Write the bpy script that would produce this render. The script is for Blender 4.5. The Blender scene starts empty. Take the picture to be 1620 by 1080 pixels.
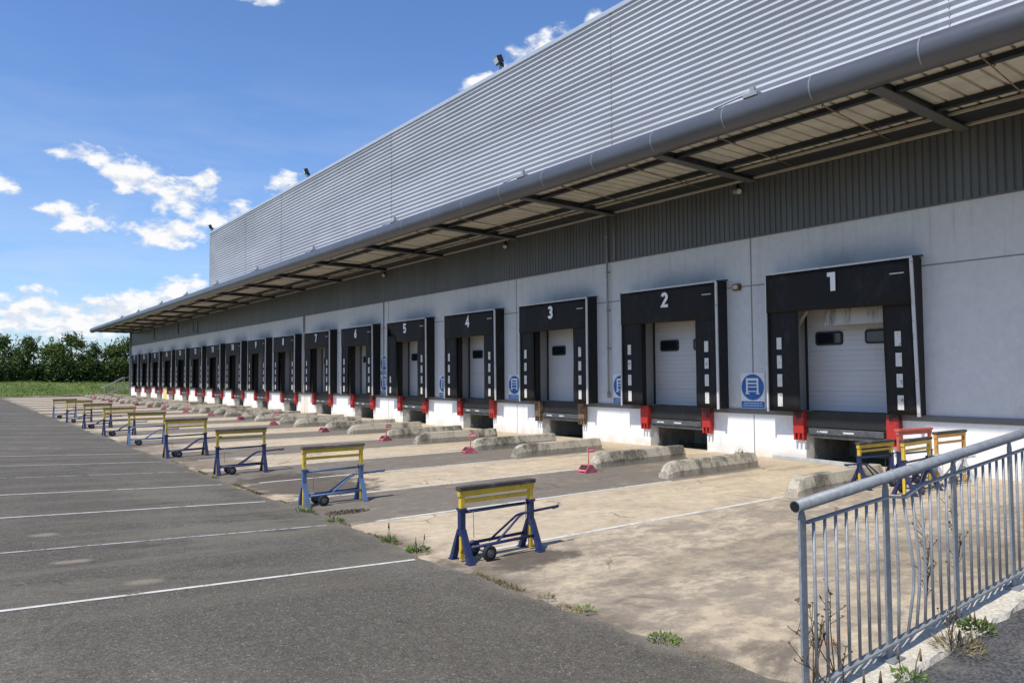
import bpy, bmesh, math, random
from mathutils import Vector, Matrix
R = math.radians
C = bpy.context.scene.collection
sc = bpy.context.scene

# ------------------------------------------------------------------ camera
cam_d = bpy.data.cameras.new('camera'); cam = bpy.data.objects.new('camera', cam_d); C.objects.link(cam)
RT = Vector((0.7970003742797666, -0.603945107749482, -0.006380456361303703))
UP = Vector((-0.02198819527582542, -0.039570674174021714, 0.9989748150048257))
FW = Vector((0.603578431246863, 0.7960430067344855, 0.04481750509227304))
M = Matrix.Identity(4)
for i in range(3):
    M[i][0] = RT[i]; M[i][1] = UP[i]; M[i][2] = -FW[i]
M[0][3], M[1][3], M[2][3] = 0, 0, 2.116
cam.matrix_world = M
cam_d.sensor_width = 36; cam_d.sensor_fit = 'HORIZONTAL'
cam_d.lens = 1176.353 / 1620 * 36
cam_d.clip_start = .05; cam_d.clip_end = 5000
sc.camera = cam

# ------------------------------------------------------------------ sun
LIGHT = Vector((1, .2, -1.50)).normalized()
sd = bpy.data.lights.new('sun', 'SUN'); sd.energy = 4.0; sd.angle = R(.53); sd.color = (1, .95, .87)
so = bpy.data.objects.new('sun', sd); C.objects.link(so)
so.rotation_euler = LIGHT.to_track_quat('-Z', 'Y').to_euler()
SUN_EL = math.asin(-LIGHT.z); SUN_AZ = math.atan2(-LIGHT.x, -LIGHT.y)   # azimuth clockwise from +Y

# ------------------------------------------------------------------ world
def build_world():
    w = bpy.data.worlds.new('World'); sc.world = w; w.use_nodes = True
    nt = w.node_tree; nt.nodes.clear(); N = nt.nodes.new; L = nt.links.new
    def mth(op, a, b=None, c=None):
        n = N('ShaderNodeMath'); n.operation = op
        for i, v in enumerate((a, b, c)):
            if v is None: continue
            if isinstance(v, (int, float)): n.inputs[i].default_value = v
            else: L(v, n.inputs[i])
        return n.outputs[0]
    sky = N('ShaderNodeTexSky'); sky.sky_type = 'NISHITA'; sky.sun_disc = False
    sky.sun_elevation = SUN_EL; sky.sun_rotation = SUN_AZ
    sky.air_density = 1.0; sky.dust_density = .6; sky.ozone_density = 2.2; sky.altitude = 50
    tc = N('ShaderNodeTexCoord'); d = tc.outputs['Generated']
    sep = N('ShaderNodeSeparateXYZ'); L(d, sep.inputs[0])
    k = 180 / math.pi
    az = mth('MULTIPLY', mth('ARCTAN2', sep.outputs[0], sep.outputs[1]), k)
    el = mth('MULTIPLY', mth('ARCSINE', sep.outputs[2]), k)
    # wobble so that no cloud keeps a smooth outline
    def noise(scale, detail, rough=.55, dist=0, vec=d):
        n = N('ShaderNodeTexNoise'); n.inputs['Scale'].default_value = scale; n.inputs['Detail'].default_value = detail
        n.inputs['Roughness'].default_value = rough; n.inputs['Distortion'].default_value = dist; L(vec, n.inputs['Vector']); return n.outputs[0]
    mp = N('ShaderNodeMapping'); mp.inputs['Scale'].default_value = (1, 1, 1.7); L(d, mp.inputs[0])
    n1 = noise(30, 9, .58, .15, mp.outputs[0]); mpu = N('ShaderNodeMapping'); mpu.inputs['Scale'].default_value = (1, 1, 1.7); mpu.inputs['Location'].default_value = (.006, -.004, .016); L(d, mpu.inputs[0]); n1u = noise(30, 9, .58, .15, mpu.outputs[0]); n2 = noise(9, 4, .5, .0, mp.outputs[0])
    clouds = [(7.45,14.7,1.9,.62,.1),(10.3,13.5,2.5,1.05,-.3),(12.97,12.5,2.8,1.15,-.3),(14.7,13.7,.9,.7,0),(6.6,10.6,1.75,.8,0),
      (13.0,10.1,3.2,.85,.15),(15.4,11.2,2.3,1.15,.3),(20.4,14.0,1.4,.9,.2),(13.2,6.3,1.6,.8,.3),(11.1,5.2,1.8,.9,.2),(8.9,4.3,2.1,.9,.2),
      (6.7,3.6,2.6,1.1,0),(39.3,23.5,3.0,1.1,.5),(35.07,21.9,1.7,.45,.2),(18.07,25.99,1.5,.3,0),(43.8,25.9,.8,.5,0),(3.2,4.2,3,1.2,0),(1.8,12.2,1.5,.6,0),
      (-9,8,5,1.8,.1),(-22,15,7,2.4,.0),(-38,6,9,1.8,.1),(70,20,8,3,.1),(110,14,9,3,0),(150,22,10,4,.1),(-140,18,10,4,0),(-100,30,9,4,.2),(-70,12,7,2.4,0)]
    best = None
    for (a, e, wa, we, t) in clouds:
        dx = mth('SUBTRACT', az, a); dy = mth('SUBTRACT', el, e)
        u = mth('MULTIPLY_ADD', dy, math.sin(math.atan(t)), mth('MULTIPLY', dx, math.cos(math.atan(t))))
        v = mth('MULTIPLY_ADD', dx, -math.sin(math.atan(t)), mth('MULTIPLY', dy, math.cos(math.atan(t))))
        u = mth('DIVIDE', u, wa * 1.3); v = mth('DIVIDE', v, we * 1.35)
        m = mth('SUBTRACT', 1, mth('ADD', mth('MULTIPLY', u, u), mth('MULTIPLY', v, v)))
        best = m if best is None else mth('MAXIMUM', best, m)
    best = mth('MAXIMUM', best, -1.5)
    dens = mth('ADD', mth('MULTIPLY', best, .62), mth('ADD', mth('MULTIPLY', mth('SUBTRACT', n1, .5), 2.9), mth('MULTIPLY', mth('SUBTRACT', n2, .5), .5)))
    def ramp(v, lo, hi):
        n = N('ShaderNodeMapRange'); n.interpolation_type = 'SMOOTHSTEP'; L(v, n.inputs[0])
        n.inputs[1].default_value = lo; n.inputs[2].default_value = hi; return n.outputs[0]
    mask = ramp(dens, -.06, .66)
    # thin veils low in the sky
    mp2 = N('ShaderNodeMapping'); mp2.inputs['Scale'].default_value = (1, 1, 5); L(d, mp2.inputs[0])
    n3 = noise(5, 6, .6, .3, mp2.outputs[0])
    low = ramp(el, 26, 4)
    lowr = N('ShaderNodeMapRange'); L(el, lowr.inputs[0]); lowr.inputs[1].default_value = 24; lowr.inputs[2].default_value = 3
    veil = mth('MULTIPLY', mth('MULTIPLY', ramp(n3, .30, .8), lowr.outputs[0]), .42)
    mask = mth('MAXIMUM', mask, veil)
    core = mth('MULTIPLY', ramp(mth('SUBTRACT', n1, n1u), -.11, .06), ramp(dens, .0, .5))
    cm = N('ShaderNodeMix'); cm.data_type = 'RGBA'; L(core, cm.inputs['Factor'])
    cm.inputs['A'].default_value = (.74, .80, .90, 1); cm.inputs['B'].default_value = (.98, .98, .99, 1)
    sk = N('ShaderNodeMix'); sk.data_type = 'RGBA'; sk.blend_type = 'MULTIPLY'; sk.inputs['Factor'].default_value = 1
    L(sky.outputs[0], sk.inputs['A']); sk.inputs['B'].default_value = (.74, .93, 1.21, 1)
    bg1 = N('ShaderNodeBackground'); L(sk.outputs['Result'], bg1.inputs[0]); bg1.inputs[1].default_value = .125
    bg2 = N('ShaderNodeBackground'); L(cm.outputs['Result'], bg2.inputs[0]); bg2.inputs[1].default_value = .84
    ms = N('ShaderNodeMixShader'); L(mask, ms.inputs[0]); L(bg1.outputs[0], ms.inputs[1]); L(bg2.outputs[0], ms.inputs[2])
    out = N('ShaderNodeOutputWorld'); L(ms.outputs[0], out.inputs[0])
build_world()
sc.view_settings.view_transform = 'Standard'; sc.view_settings.look = 'None'
sc.view_settings.exposure = .25; sc.view_settings.gamma = 1
sc.cycles.max_bounces = 6

# ------------------------------------------------------------------ helpers
class Mat:
    """small node-material builder; coordinates are world positions in metres"""
    def __init__(s, name, base=(.5, .5, .5), rough=.6, metal=0, spec=.4):
        s.m = bpy.data.materials.new(name); s.m.use_nodes = True; s.nt = s.m.node_tree
        s.b = s.nt.nodes['Principled BSDF']
        s.b.inputs['Roughness'].default_value = rough; s.b.inputs['Metallic'].default_value = metal
        s.b.inputs['Specular IOR Level'].default_value = spec
        g = s.nt.nodes.new('ShaderNodeNewGeometry'); s.P = g.outputs['Position']
        s.col = s.rgb(base); s.base = base; s.h = None; s.obj_rand = None
    def N(s, t): return s.nt.nodes.new(t)
    def L(s, a, b): s.nt.links.new(a, b)
    def put(s, inp, v):
        if isinstance(v, (int, float)): inp.default_value = v
        elif isinstance(v, tuple): inp.default_value = v if len(v) == 4 else (*v, 1)
        else: s.L(v, inp)
    def rgb(s, c):
        n = s.N('ShaderNodeRGB'); n.outputs[0].default_value = (*c, 1); return n.outputs[0]
    def rand(s):
        if s.obj_rand is None: s.obj_rand = s.N('ShaderNodeObjectInfo').outputs['Random']
        return s.obj_rand
    def math(s, op, a, b=None, c=None):
        n = s.N('ShaderNodeMath'); n.operation = op
        for i, v in enumerate((a, b, c)):
            if v is not None: s.put(n.inputs[i], v)
        return n.outputs[0]
    def sep(s):
        n = s.N('ShaderNodeSeparateXYZ'); s.L(s.P, n.inputs[0]); return n.outputs
    def noise(s, scale, detail=4, rough=.55, stretch=(1, 1, 1), dist=0, off=(0, 0, 0)):
        mp = s.N('ShaderNodeMapping'); mp.inputs['Scale'].default_value = stretch; mp.inputs['Location'].default_value = off; s.L(s.P, mp.inputs[0])
        n = s.N('ShaderNodeTexNoise'); n.inputs['Scale'].default_value = scale; n.inputs['Detail'].default_value = detail
        n.inputs['Roughness'].default_value = rough; n.inputs['Distortion'].default_value = dist
        s.L(mp.outputs[0], n.inputs['Vector']); return n.outputs[0]
    def voro(s, scale):
        n = s.N('ShaderNodeTexVoronoi'); n.inputs['Scale'].default_value = scale; s.L(s.P, n.inputs['Vector']); return n.outputs['Color'], n.outputs['Distance']
    def ramp(s, v, lo, hi, a=0., b=1.):
        n = s.N('ShaderNodeMapRange'); n.interpolation_type = 'SMOOTHSTEP'; s.L(v, n.inputs[0])
        for i, x in zip((1, 2, 3, 4), (lo, hi, a, b)): n.inputs[i].default_value = x
        return n.outputs[0]
    def over(s, c, fac, mode='MIX'):
        n = s.N('ShaderNodeMix'); n.data_type = 'RGBA'; n.blend_type = mode
        s.put(n.inputs['Factor'], fac); s.L(s.col, n.inputs['A']); s.put(n.inputs['B'], c); s.col = n.outputs['Result']; return s
    def grain(s, v, lo=.25, hi=.75, amount=.3):
        """multiply colour by a value running from 1-amount to 1+amount"""
        f = s.ramp(v, lo, hi, 1 - amount, 1 + amount)
        n = s.N('ShaderNodeVectorMath'); n.operation = 'SCALE'; s.L(s.col, n.inputs[0]); s.L(f, n.inputs['Scale']); s.col = n.outputs[0]; return s
    def height(s, v, k=1.):
        v = s.math('MULTIPLY', v, k); s.h = v if s.h is None else s.math('ADD', s.h, v); return s
    def done(s, bump=.3, dist=.02):
        s.L(s.col, s.b.inputs['Base Color'])
        if s.h is not None:
            b = s.N('ShaderNodeBump'); b.inputs['Strength'].default_value = bump; b.inputs['Distance'].default_value = dist
            s.L(s.h, b.inputs['Height']); s.L(b.outputs[0], s.b.inputs['Normal'])
        return s.m

class MB:
    """collects shapes, then becomes ONE mesh object"""
    def __init__(s): s.bm = bmesh.new()
    def quad(s, pts):
        return s.bm.faces.new([s.bm.verts.new(p) for p in pts])
    def box(s, a, b, bev=0):
        x0, y0, z0 = (min(a[i], b[i]) for i in range(3)); x1, y1, z1 = (max(a[i], b[i]) for i in range(3))
        v = [s.bm.verts.new(p) for p in ((x0,y0,z0),(x1,y0,z0),(x1,y1,z0),(x0,y1,z0),(x0,y0,z1),(x1,y0,z1),(x1,y1,z1),(x0,y1,z1))]
        fs = [s.bm.faces.new([v[i] for i in f]) for f in ((0,3,2,1),(4,5,6,7),(0,1,5,4),(1,2,6,5),(2,3,7,6),(3,0,4,7))]
        if bev:
            es = {e for f in fs for e in f.edges}
            bmesh.ops.bevel(s.bm, geom=list(es), offset=bev, segments=2, affect='EDGES', profile=.6)
        return s
    def beam(s, p, q, w, h, up=(0, 0, 1)):
        """rectangular bar from p to q"""
        p, q = Vector(p), Vector(q); d = (q - p).normalized(); u = Vector(up)
        if abs(d.dot(u)) > .95: u = Vector((0, 1, 0))
        r = d.cross(u).normalized(); u = r.cross(d).normalized()
        c = []
        for e in (p, q):
            c += [s.bm.verts.new(e + r * (a * w / 2) + u * (b * h / 2)) for a, b in ((-1,-1),(1,-1),(1,1),(-1,1))]
        for f in ((3,2,1,0),(4,5,6,7),(0,1,5,4),(1,2,6,5),(2,3,7,6),(3,0,4,7)): s.bm.faces.new([c[i] for i in f])
        return s
    def tube(s, pts, r, n=10, caps=True, taper=None):
        pts = [Vector(p) for p in pts]; rings = []
        ref = Vector((0, 0, 1)) if abs((pts[-1] - pts[0]).normalized().z) < .9 else Vector((1, 0, 0))
        for i, p in enumerate(pts):
            d = (pts[min(i + 1, len(pts) - 1)] - pts[max(i - 1, 0)]).normalized()
            a = d.cross(ref).normalized(); b = a.cross(d)
            rr = r if taper is None else r + (taper - r) * i / (len(pts) - 1)
            rings.append([s.bm.verts.new(p + (a * math.cos(2*math.pi*k/n) + b * math.sin(2*math.pi*k/n)) * rr) for k in range(n)])
        for r0, r1 in zip(rings, rings[1:]):
            for k in range(n):
                f = s.bm.faces.new((r0[k], r0[(k+1) % n], r1[(k+1) % n], r1[k])); f.smooth = True
        if caps:
            s.bm.faces.new(rings[0][::-1]); s.bm.faces.new(rings[-1])
        return s
    def prism(s, prof, axis, a, b):
        """closed profile (2-D points) pushed along an axis: 'x' profile is (y,z), 'y' profile is (x,z), 'z' profile is (x,y)"""
        def P(u, v, t): return {'x': (t, u, v), 'y': (u, t, v), 'z': (u, v, t)}[axis]
        A = [s.bm.verts.new(P(u, v, a)) for u, v in prof]; B = [s.bm.verts.new(P(u, v, b)) for u, v in prof]
        n = len(prof)
        s.bm.faces.new(A); s.bm.faces.new(B[::-1])
        for i in range(n): s.bm.faces.new((A[i], B[i], B[(i+1) % n], A[(i+1) % n]))
        return s
    def mesh(s, name, mat):
        bmesh.ops.recalc_face_normals(s.bm, faces=s.bm.faces)
        me = bpy.data.meshes.new(name); s.bm.to_mesh(me); s.bm.free(); me.materials.append(mat); return me
    def build(s, name, mat, parent=None, smooth=None):
        me = s.mesh(name, mat); o = bpy.data.objects.new(name, me); C.objects.link(o)
        if parent is not None: o.parent = parent
        return o

def tag(o, label=None, cat=None, group=None, kind=None):
    if label: o['label'] = label
    if cat: o['category'] = cat
    if group: o['group'] = group
    if kind: o['kind'] = kind
    return o
def thing(name, label, cat, loc=(0, 0, 0), rz=0, group=None):
    o = bpy.data.objects.new(name, None); C.objects.link(o); o.location = loc; o.rotation_euler = (0, 0, rz)
    o.empty_display_size = .2
    return tag(o, label, cat, group)
def children(o): return [c for c in C.objects if c.parent == o]
def copy_tree(o, parent=None):
    c = o.copy(); C.objects.link(c); c.parent = parent
    for ch in children(o): copy_tree(ch, c)
    return c
rng = random.Random(7)

# ------------------------------------------------------------------ layout constants (metres)
WX = 16.59          # face of the white wall
FX = 16.15          # face of the dock shelters
PITCH = 5.0095      # distance between dock doors
C0 = 9.09           # centre of door 1
ND = 17
Y_FAR = 93.7        # far end of the building
Y_NEAR = -14.0
def cy(k): return C0 + k * PITCH

# ------------------------------------------------------------------ materials
def mats():
    D = {}
    # asphalt
    m = Mat('asphalt', (.101, .090, .071), .92, spec=.25)
    m.over((.150, .135, .109), m.ramp(m.noise(.45, 5, .6, (1, .5, 1)), .42, .72, 0, .75))
    m.over((.070, .066, .06), m.ramp(m.noise(.8, 4, .6, off=(7, 3, 0)), .55, .75, 0, .55))
    vc, vd = m.voro(95)
    s = m.N('ShaderNodeSeparateColor'); m.L(vc, s.inputs[0])
    m.grain(s.outputs[0], 0, 1, .30)
    m.over((.34, .31, .26), m.ramp(s.outputs[1], .95, .99, 0, .6))
    m.grain(m.noise(14, 5, .7), .3, .7, .14)
    xs = m.sep()
    edge = m.ramp(m.math('ADD', xs[0], m.math('MULTIPLY', m.noise(1.6, 4), .8)), 4.62, 5.1, 0, .45)
    m.over((.30, .25, .19), edge)
    far = m.ramp(xs[1], 5.5, 8.5)
    m.over((.175, .154, .118), m.math('MULTIPLY', m.ramp(m.noise(.8, 7, .68, (.28, 1.3, 1), off=(2, 5, 0)), .46, .66, 0, .65), far))
    m.over((.055, .05, .043), m.math('MULTIPLY', m.ramp(m.noise(1.1, 8, .72, (.35, 1.2, 1), off=(8, 15, 0)), .55, .66, 0, .62), far))
    m.over((.05, .046, .04), m.ramp(m.noise(3.4, 6, .7, (.7, 1, 1), off=(1, 9, 0)), .66, .72, 0, .7))
    wv = m.N('ShaderNodeTexVoronoi'); wv.feature = 'DISTANCE_TO_EDGE'; wv.inputs['Scale'].default_value = .33
    wp = m.N('ShaderNodeVectorMath'); wp.operation = 'ADD'; nz = m.N('ShaderNodeTexNoise'); nz.inputs['Scale'].default_value = 1.4; nz.inputs['Detail'].default_value = 6; m.L(m.P, nz.inputs['Vector']); m.L(m.P, wp.inputs[0]); m.L(nz.outputs['Color'], wp.inputs[1]); m.L(wp.outputs[0], wv.inputs['Vector'])
    m.over((.03, .028, .025), m.math('MULTIPLY', m.ramp(wv.outputs['Distance'], .004, .0015), m.math('MULTIPLY', far, m.ramp(m.noise(.35, 3, .5, off=(20, 0, 0)), .46, .54, 0, .6))))
    # sandy scuffs seen on the near bays
    for (px, py, rx, ry) in ((1.55, 7.95, .22, .11), (1.1, 9.2, .25, .12), (1.0, 10.95, .2, .14)):
        dx = m.math('DIVIDE', m.math('SUBTRACT', xs[0], px), rx); dy = m.math('DIVIDE', m.math('SUBTRACT', xs[1], py), ry)
        q = m.math('ADD', m.math('ADD', m.math('MULTIPLY', dx, dx), m.math('MULTIPLY', dy, dy)), m.math('MULTIPLY', m.noise(7, 4), 1.6))
        m.over((.33, .27, .20), m.ramp(q, 1.9, .7, 0, .6))
    m.height(vd, .5); m.height(m.noise(60, 3), .4)
    D['asphalt'] = m.done(.55, .006)
    # concrete apron: cream lanes between greyer strips, mottled
    m = Mat('apron_concrete', (.50, .405, .275), .9, spec=.25)
    xs = m.sep()
    wob = m.math('MULTIPLY', m.math('SUBTRACT', m.noise(1.4, 7, .7), .5), .16)
    t = m.math('FRACT', m.math('DIVIDE', m.math('ADD', m.math('SUBTRACT', xs[1], 7.42), wob), PITCH))
    strip = m.math('MULTIPLY', m.ramp(t, .478, .505), m.ramp(t, 1.0, .985))
    fine = m.noise(3.6, 10, .80, (.65, 1, 1), off=(3, 1, 0)); mid = m.noise(.85, 9, .74, (.75, 1, 1), dist=.2, off=(0, 8, 0))
    mott = m.math('ADD', m.math('MULTIPLY', fine, .55), m.math('MULTIPLY', mid, .45))
    lane = m.ramp(xs[1], 7.32, 7.5)                      # the open apron before the first lane is greyer and mottled
    m.over((.30, .245, .18), m.math('MULTIPLY', m.ramp(mott, .46, .60, 0, .50), m.ramp(xs[0], 16, 13, .4, 1)))
    m.over((.165, .142, .115), m.math('MULTIPLY', m.math('MULTIPLY', strip, lane), m.math('MULTIPLY', m.ramp(mott, .38, .50, .72, .95), m.ramp(xs[0], 15.6, 13.6, .1, 1))))
    m.over((.26, .215, .165), m.math('MULTIPLY', m.ramp(xs[1], 7.42, 7.30), m.math('MULTIPLY', m.ramp(mott, .43, .55, .10, .82), m.ramp(xs[0], 14.5, 12.5, .2, 1))))
    m.over((.60, .50, .35), m.math('MULTIPLY', m.math('SUBTRACT', 1, m.math('MULTIPLY', strip, lane)), m.ramp(m.noise(1.5, 10, .78, (.6, 1, 1), off=(9, 0, 0)), .50, .62, 0, .65)))
    m.over((.135, .11, .085), m.math('MULTIPLY', m.ramp(m.noise(.7, 6, .7, (.7, 1, 1), dist=.6, off=(0, 17, 0)), .56, .68, 0, .75), m.ramp(xs[0], 9.5, 5.2)))
    m.over((.50, .24, .10), m.math('MULTIPLY', m.ramp(m.noise(1.3, 4, .6, (.6, 1.2, 1), off=(31, 5, 0)), .66, .74, 0, .55), m.ramp(xs[0], 14.5, 12)))
    for (px, py, rx, ry, kk) in ((5.7, 14.2, 1.3, 2.1, .9), (5.3, 19.0, .9, 1.6, .6), (5.35, 6.75, .75, .38, .85), (5.0, 24.0, .8, 1.2, .5), (7.5, 5.4, 2.2, .5, .35), (9.6, 3.9, 2.0, .7, .4)):
        dx = m.math('DIVIDE', m.math('SUBTRACT', xs[0], px), rx); dy = m.math('DIVIDE', m.math('SUBTRACT', xs[1], py), ry)
        q = m.math('ADD', m.math('ADD', m.math('MULTIPLY', dx, dx), m.math('MULTIPLY', dy, dy)), m.math('MULTIPLY', m.math('SUBTRACT', m.noise(1.6, 7, .7, off=(px, py, 0)), .5), 3.2))
        m.over((.085, .07, .055), m.ramp(q, 1.15, .5, 0, kk))
    tl = m.math('PINGPONG', m.math('ADD', m.math('SUBTRACT', xs[1], 8.72), m.math('MULTIPLY', m.noise(.3, 2), .25)), PITCH / 2)
    tyre = m.math('MULTIPLY', m.ramp(m.math('ABSOLUTE', m.math('SUBTRACT', tl, .95)), .34, .10), m.math('MULTIPLY', m.ramp(xs[0], 8.5, 13.5, .1, 1), m.ramp(m.noise(3.5, 7, .72, (.25, 1, 1)), .40, .62)))
    m.over((.20, .165, .125), m.math('MULTIPLY', tyre, .55))
    wv = m.N('ShaderNodeTexVoronoi'); wv.feature = 'DISTANCE_TO_EDGE'; wv.inputs['Scale'].default_value = .27
    wp = m.N('ShaderNodeVectorMath'); wp.operation = 'ADD'; nz = m.N('ShaderNodeTexNoise'); nz.inputs['Scale'].default_value = 1.1; nz.inputs['Detail'].default_value = 7; m.L(m.P, nz.inputs['Vector']); m.L(m.P, wp.inputs[0]); m.L(nz.outputs['Color'], wp.inputs[1]); m.L(wp.outputs[0], wv.inputs['Vector'])
    m.over((.09, .075, .06), m.math('MULTIPLY', m.ramp(wv.outputs['Distance'], .0045, .0015), m.ramp(m.noise(.4, 3, .5, off=(0, 33, 0)), .48, .56, 0, .75)))
    # gutter grime along the tarmac joint
    m.over((.13, .105, .08), m.math('MULTIPLY', m.ramp(xs[0], 5.15, 4.5), m.ramp(m.noise(1.0, 5, .65, off=(2, 40, 0)), .42, .6, .0, .85)))
    m.grain(m.noise(5, 8, .75), .3, .7, .13); m.grain(m.noise(120, 3, .7), .3, .7, .22)
    m.height(m.noise(40, 5, .7)); m.height(m.noise(4, 4), 1.5)
    D['apron'] = m.done(.35, .008)
    # worn road paint
    m = Mat('road_paint', (.60, .58, .52), .8, spec=.25)
    m.grain(m.noise(9, 6, .7), .3, .7, .12)
    m.over((.40, .36, .30), m.ramp(m.noise(5, 7, .75), .54, .70, 0, .7))
    tr = m.N('ShaderNodeBsdfTransparent'); mx = m.N('ShaderNodeMixShader')
    wear = m.ramp(m.noise(3.2, 9, .78, off=(4, 4, 0)), .52, .66)
    m.done(); m.L(wear, mx.inputs[0]); m.L(m.b.outputs[0], mx.inputs[1]); m.L(tr.outputs[0], mx.inputs[2])
    m.L(mx.outputs[0], m.nt.nodes['Material Output'].inputs['Surface']); D['paint'] = m.m
    m = Mat('faded_road_paint', (.42, .42, .40), .85, spec=.25)
    tr = m.N('ShaderNodeBsdfTransparent'); mx = m.N('ShaderNodeMixShader')
    wear = m.ramp(m.noise(4, 9, .8, off=(4, 4, 0)), .46, .60)
    m.done(); m.L(wear, mx.inputs[0]); m.L(m.b.outputs[0], mx.inputs[1]); m.L(tr.outputs[0], mx.inputs[2])
    m.L(mx.outputs[0], m.nt.nodes['Material Output'].inputs['Surface']); D['paint_faded'] = m.m
    # white painted wall panels
    m = Mat('white_wall_panel', (.58, .58, .58), .7, spec=.35)
    xs = m.sep()
    m.over((.82, .81, .78), m.ramp(xs[2], 1.10, 1.06))  # whiter paint low down, with its sunlit brightness also put into the colour
    t = m.math('PINGPONG', m.math('ADD', m.math('SUBTRACT', xs[1], C0 - .1), m.math('MULTIPLY', m.noise(1.3, 4), .5)), PITCH / 2)
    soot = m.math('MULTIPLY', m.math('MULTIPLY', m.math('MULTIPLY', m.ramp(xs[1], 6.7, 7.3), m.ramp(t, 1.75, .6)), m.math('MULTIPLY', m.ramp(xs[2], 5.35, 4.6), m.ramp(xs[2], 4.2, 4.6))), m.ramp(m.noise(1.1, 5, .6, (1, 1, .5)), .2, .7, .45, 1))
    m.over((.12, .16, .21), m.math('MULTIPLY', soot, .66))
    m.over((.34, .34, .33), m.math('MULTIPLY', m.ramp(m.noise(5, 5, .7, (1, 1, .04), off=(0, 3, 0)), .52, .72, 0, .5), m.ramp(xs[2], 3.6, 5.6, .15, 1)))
    m.over((.40, .36, .30), m.math('MULTIPLY', m.ramp(m.noise(4, 6, .72, (1, 1, .3)), .50, .70, 0, .6), m.math('MULTIPLY', m.ramp(xs[2], 1.9, 1.2), m.ramp(xs[2], 1.1, 1.16))))
    streak = m.noise(2.2, 6, .65, (1, 1, .12))
    m.over((.36, .36, .34), m.ramp(streak, .54, .78, 0, .40))
    low = m.ramp(xs[2], .45, .0)
    m.over((.56, .48, .34), m.math('MULTIPLY', low, m.ramp(m.noise(3, 5, .7), .35, .65, .1, .65)))
    y7 = m.math('ABSOLUTE', m.math('SUBTRACT', xs[1], 41.9)); y15 = m.math('ABSOLUTE', m.math('SUBTRACT', xs[1], cy(14) - 2.5))
    m.over((.62, .45, .17), m.math('MULTIPLY', m.ramp(y7, .62, .45, 0, .30), m.ramp(xs[2], 1.35, 1.0)))
    m.over((.72, .55, .16), m.math('MULTIPLY', m.ramp(y15, .85, .78, 0, .8), m.ramp(xs[2], 1.05, 1.0)))
    m.grain(m.noise(6, 6, .7), .3, .7, .05)
    m.height(m.noise(30, 4), .5); m.height(m.noise(.6, 2), 1.5)
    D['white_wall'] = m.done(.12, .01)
    # ribbed dark band
    m = Mat('dark_cladding', (.098, .100, .100), .45, spec=.5)
    m.grain(m.noise(1.2, 5, .6, (1, 1, .2)), .3, .7, .14)
    m.over((.20, .195, .185), m.ramp(m.noise(3, 6, .7, (1, 1, .1)), .6, .8, 0, .4)); D['dark_clad'] = m.done()
    # silver corrugated
    m = Mat('silver_cladding', (.47, .475, .495), .42, metal=.22, spec=.5)
    xs = m.sep(); sh = m.math('FLOOR', m.math('DIVIDE', m.math('ADD', xs[1], 3.2), 5.3)); rw = m.math('FLOOR', m.math('DIVIDE', xs[2], .98))
    wn = m.N('ShaderNodeTexWhiteNoise'); wn.noise_dimensions = '2D'; cb = m.N('ShaderNodeCombineXYZ'); m.L(sh, cb.inputs[0]); m.L(rw, cb.inputs[1]); m.L(cb.outputs[0], wn.inputs['Vector'])
    m.grain(wn.outputs['Value'], 0, 1, .055); m.grain(m.noise(.5, 5, .6, (1, .3, 1)), .3, .7, .09); m.height(m.noise(.35, 3, .6, (1, .4, 1)), 8)
    m.over((.30, .29, .28), m.ramp(m.noise(2.5, 6, .7, (1, 1, .12)), .60, .78, 0, .35)); D['silver'] = m.done(.12, .05)
    m = Mat('silver_flashing', (.55, .56, .58), .4, metal=.4, spec=.5); D['flash'] = m.done()
    m = Mat('fascia_metal', (.085, .090, .103), .36, metal=.12, spec=.6)
    m.grain(m.noise(1.2, 5, .6, (1, .5, 1)), .3, .7, .10); m.grain(m.noise(9, 4, .7, (1, .3, 1)), .3, .7, .05); D['fascia'] = m.done()
    m = Mat('seam_metal', (.23, .24, .26), .35, metal=.2); D['seam'] = m.done()
    m = Mat('steel_frame_paint', (.026, .031, .036), .5, spec=.4)
    m.grain(m.noise(3, 5, .6), .3, .7, .2); D['frame_steel'] = m.done()
    m = Mat('frame_underside_grey', (.10, .105, .105), .5, spec=.4); D['flange'] = m.done()
    m = Mat('cream_deck', (.50, .485, .42), .6, spec=.35)
    m.grain(m.noise(1.5, 6, .65, (1, 1, 1)), .3, .7, .12)
    m.over((.42, .33, .22), m.ramp(m.noise(2.4, 6, .7), .6, .78, 0, .5)); D['deck'] = m.done()
    m = Mat('cream_pipe', (.42, .39, .32), .5, spec=.4)
    m.over((.25, .15, .09), m.ramp(m.noise(4, 5, .7), .55, .72, 0, .6)); D['cream_pipe'] = m.done()
    m = Mat('rusty_rod', (.22, .16, .12), .7); m.grain(m.noise(9, 4), .3, .7, .3); D['rod'] = m.done()
    m = Mat('galvanised', (.25, .262, .272), .55, metal=.18, spec=.4)
    vc, vd = m.voro(45); s = m.N('ShaderNodeSeparateColor'); m.L(vc, s.inputs[0]); m.grain(s.outputs[0], 0, 1, .10)
    m.grain(m.noise(7, 6, .7), .3, .7, .12)
    m.over((.30, .30, .31), m.ramp(m.noise(5, 6, .72), .58, .74, 0, .6)); m.height(m.noise(60, 3)); D['galv'] = m.done(.15, .004)
    m = Mat('conduit_grey', (.27, .28, .29), .5); D['conduit'] = m.done()
    # dock shelters
    m = Mat('black_curtain', (.012, .0115, .012), .65, spec=.25)
    m.over((.040, .040, .042), m.ramp(m.noise(2.2, 7, .72, (1, 1, .55)), .50, .76, 0, .7))
    m.over((.075, .072, .065), m.ramp(m.noise(5, 7, .75, (1, 1, .25), off=(0, 5, 0)), .62, .8, 0, .5))
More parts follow.
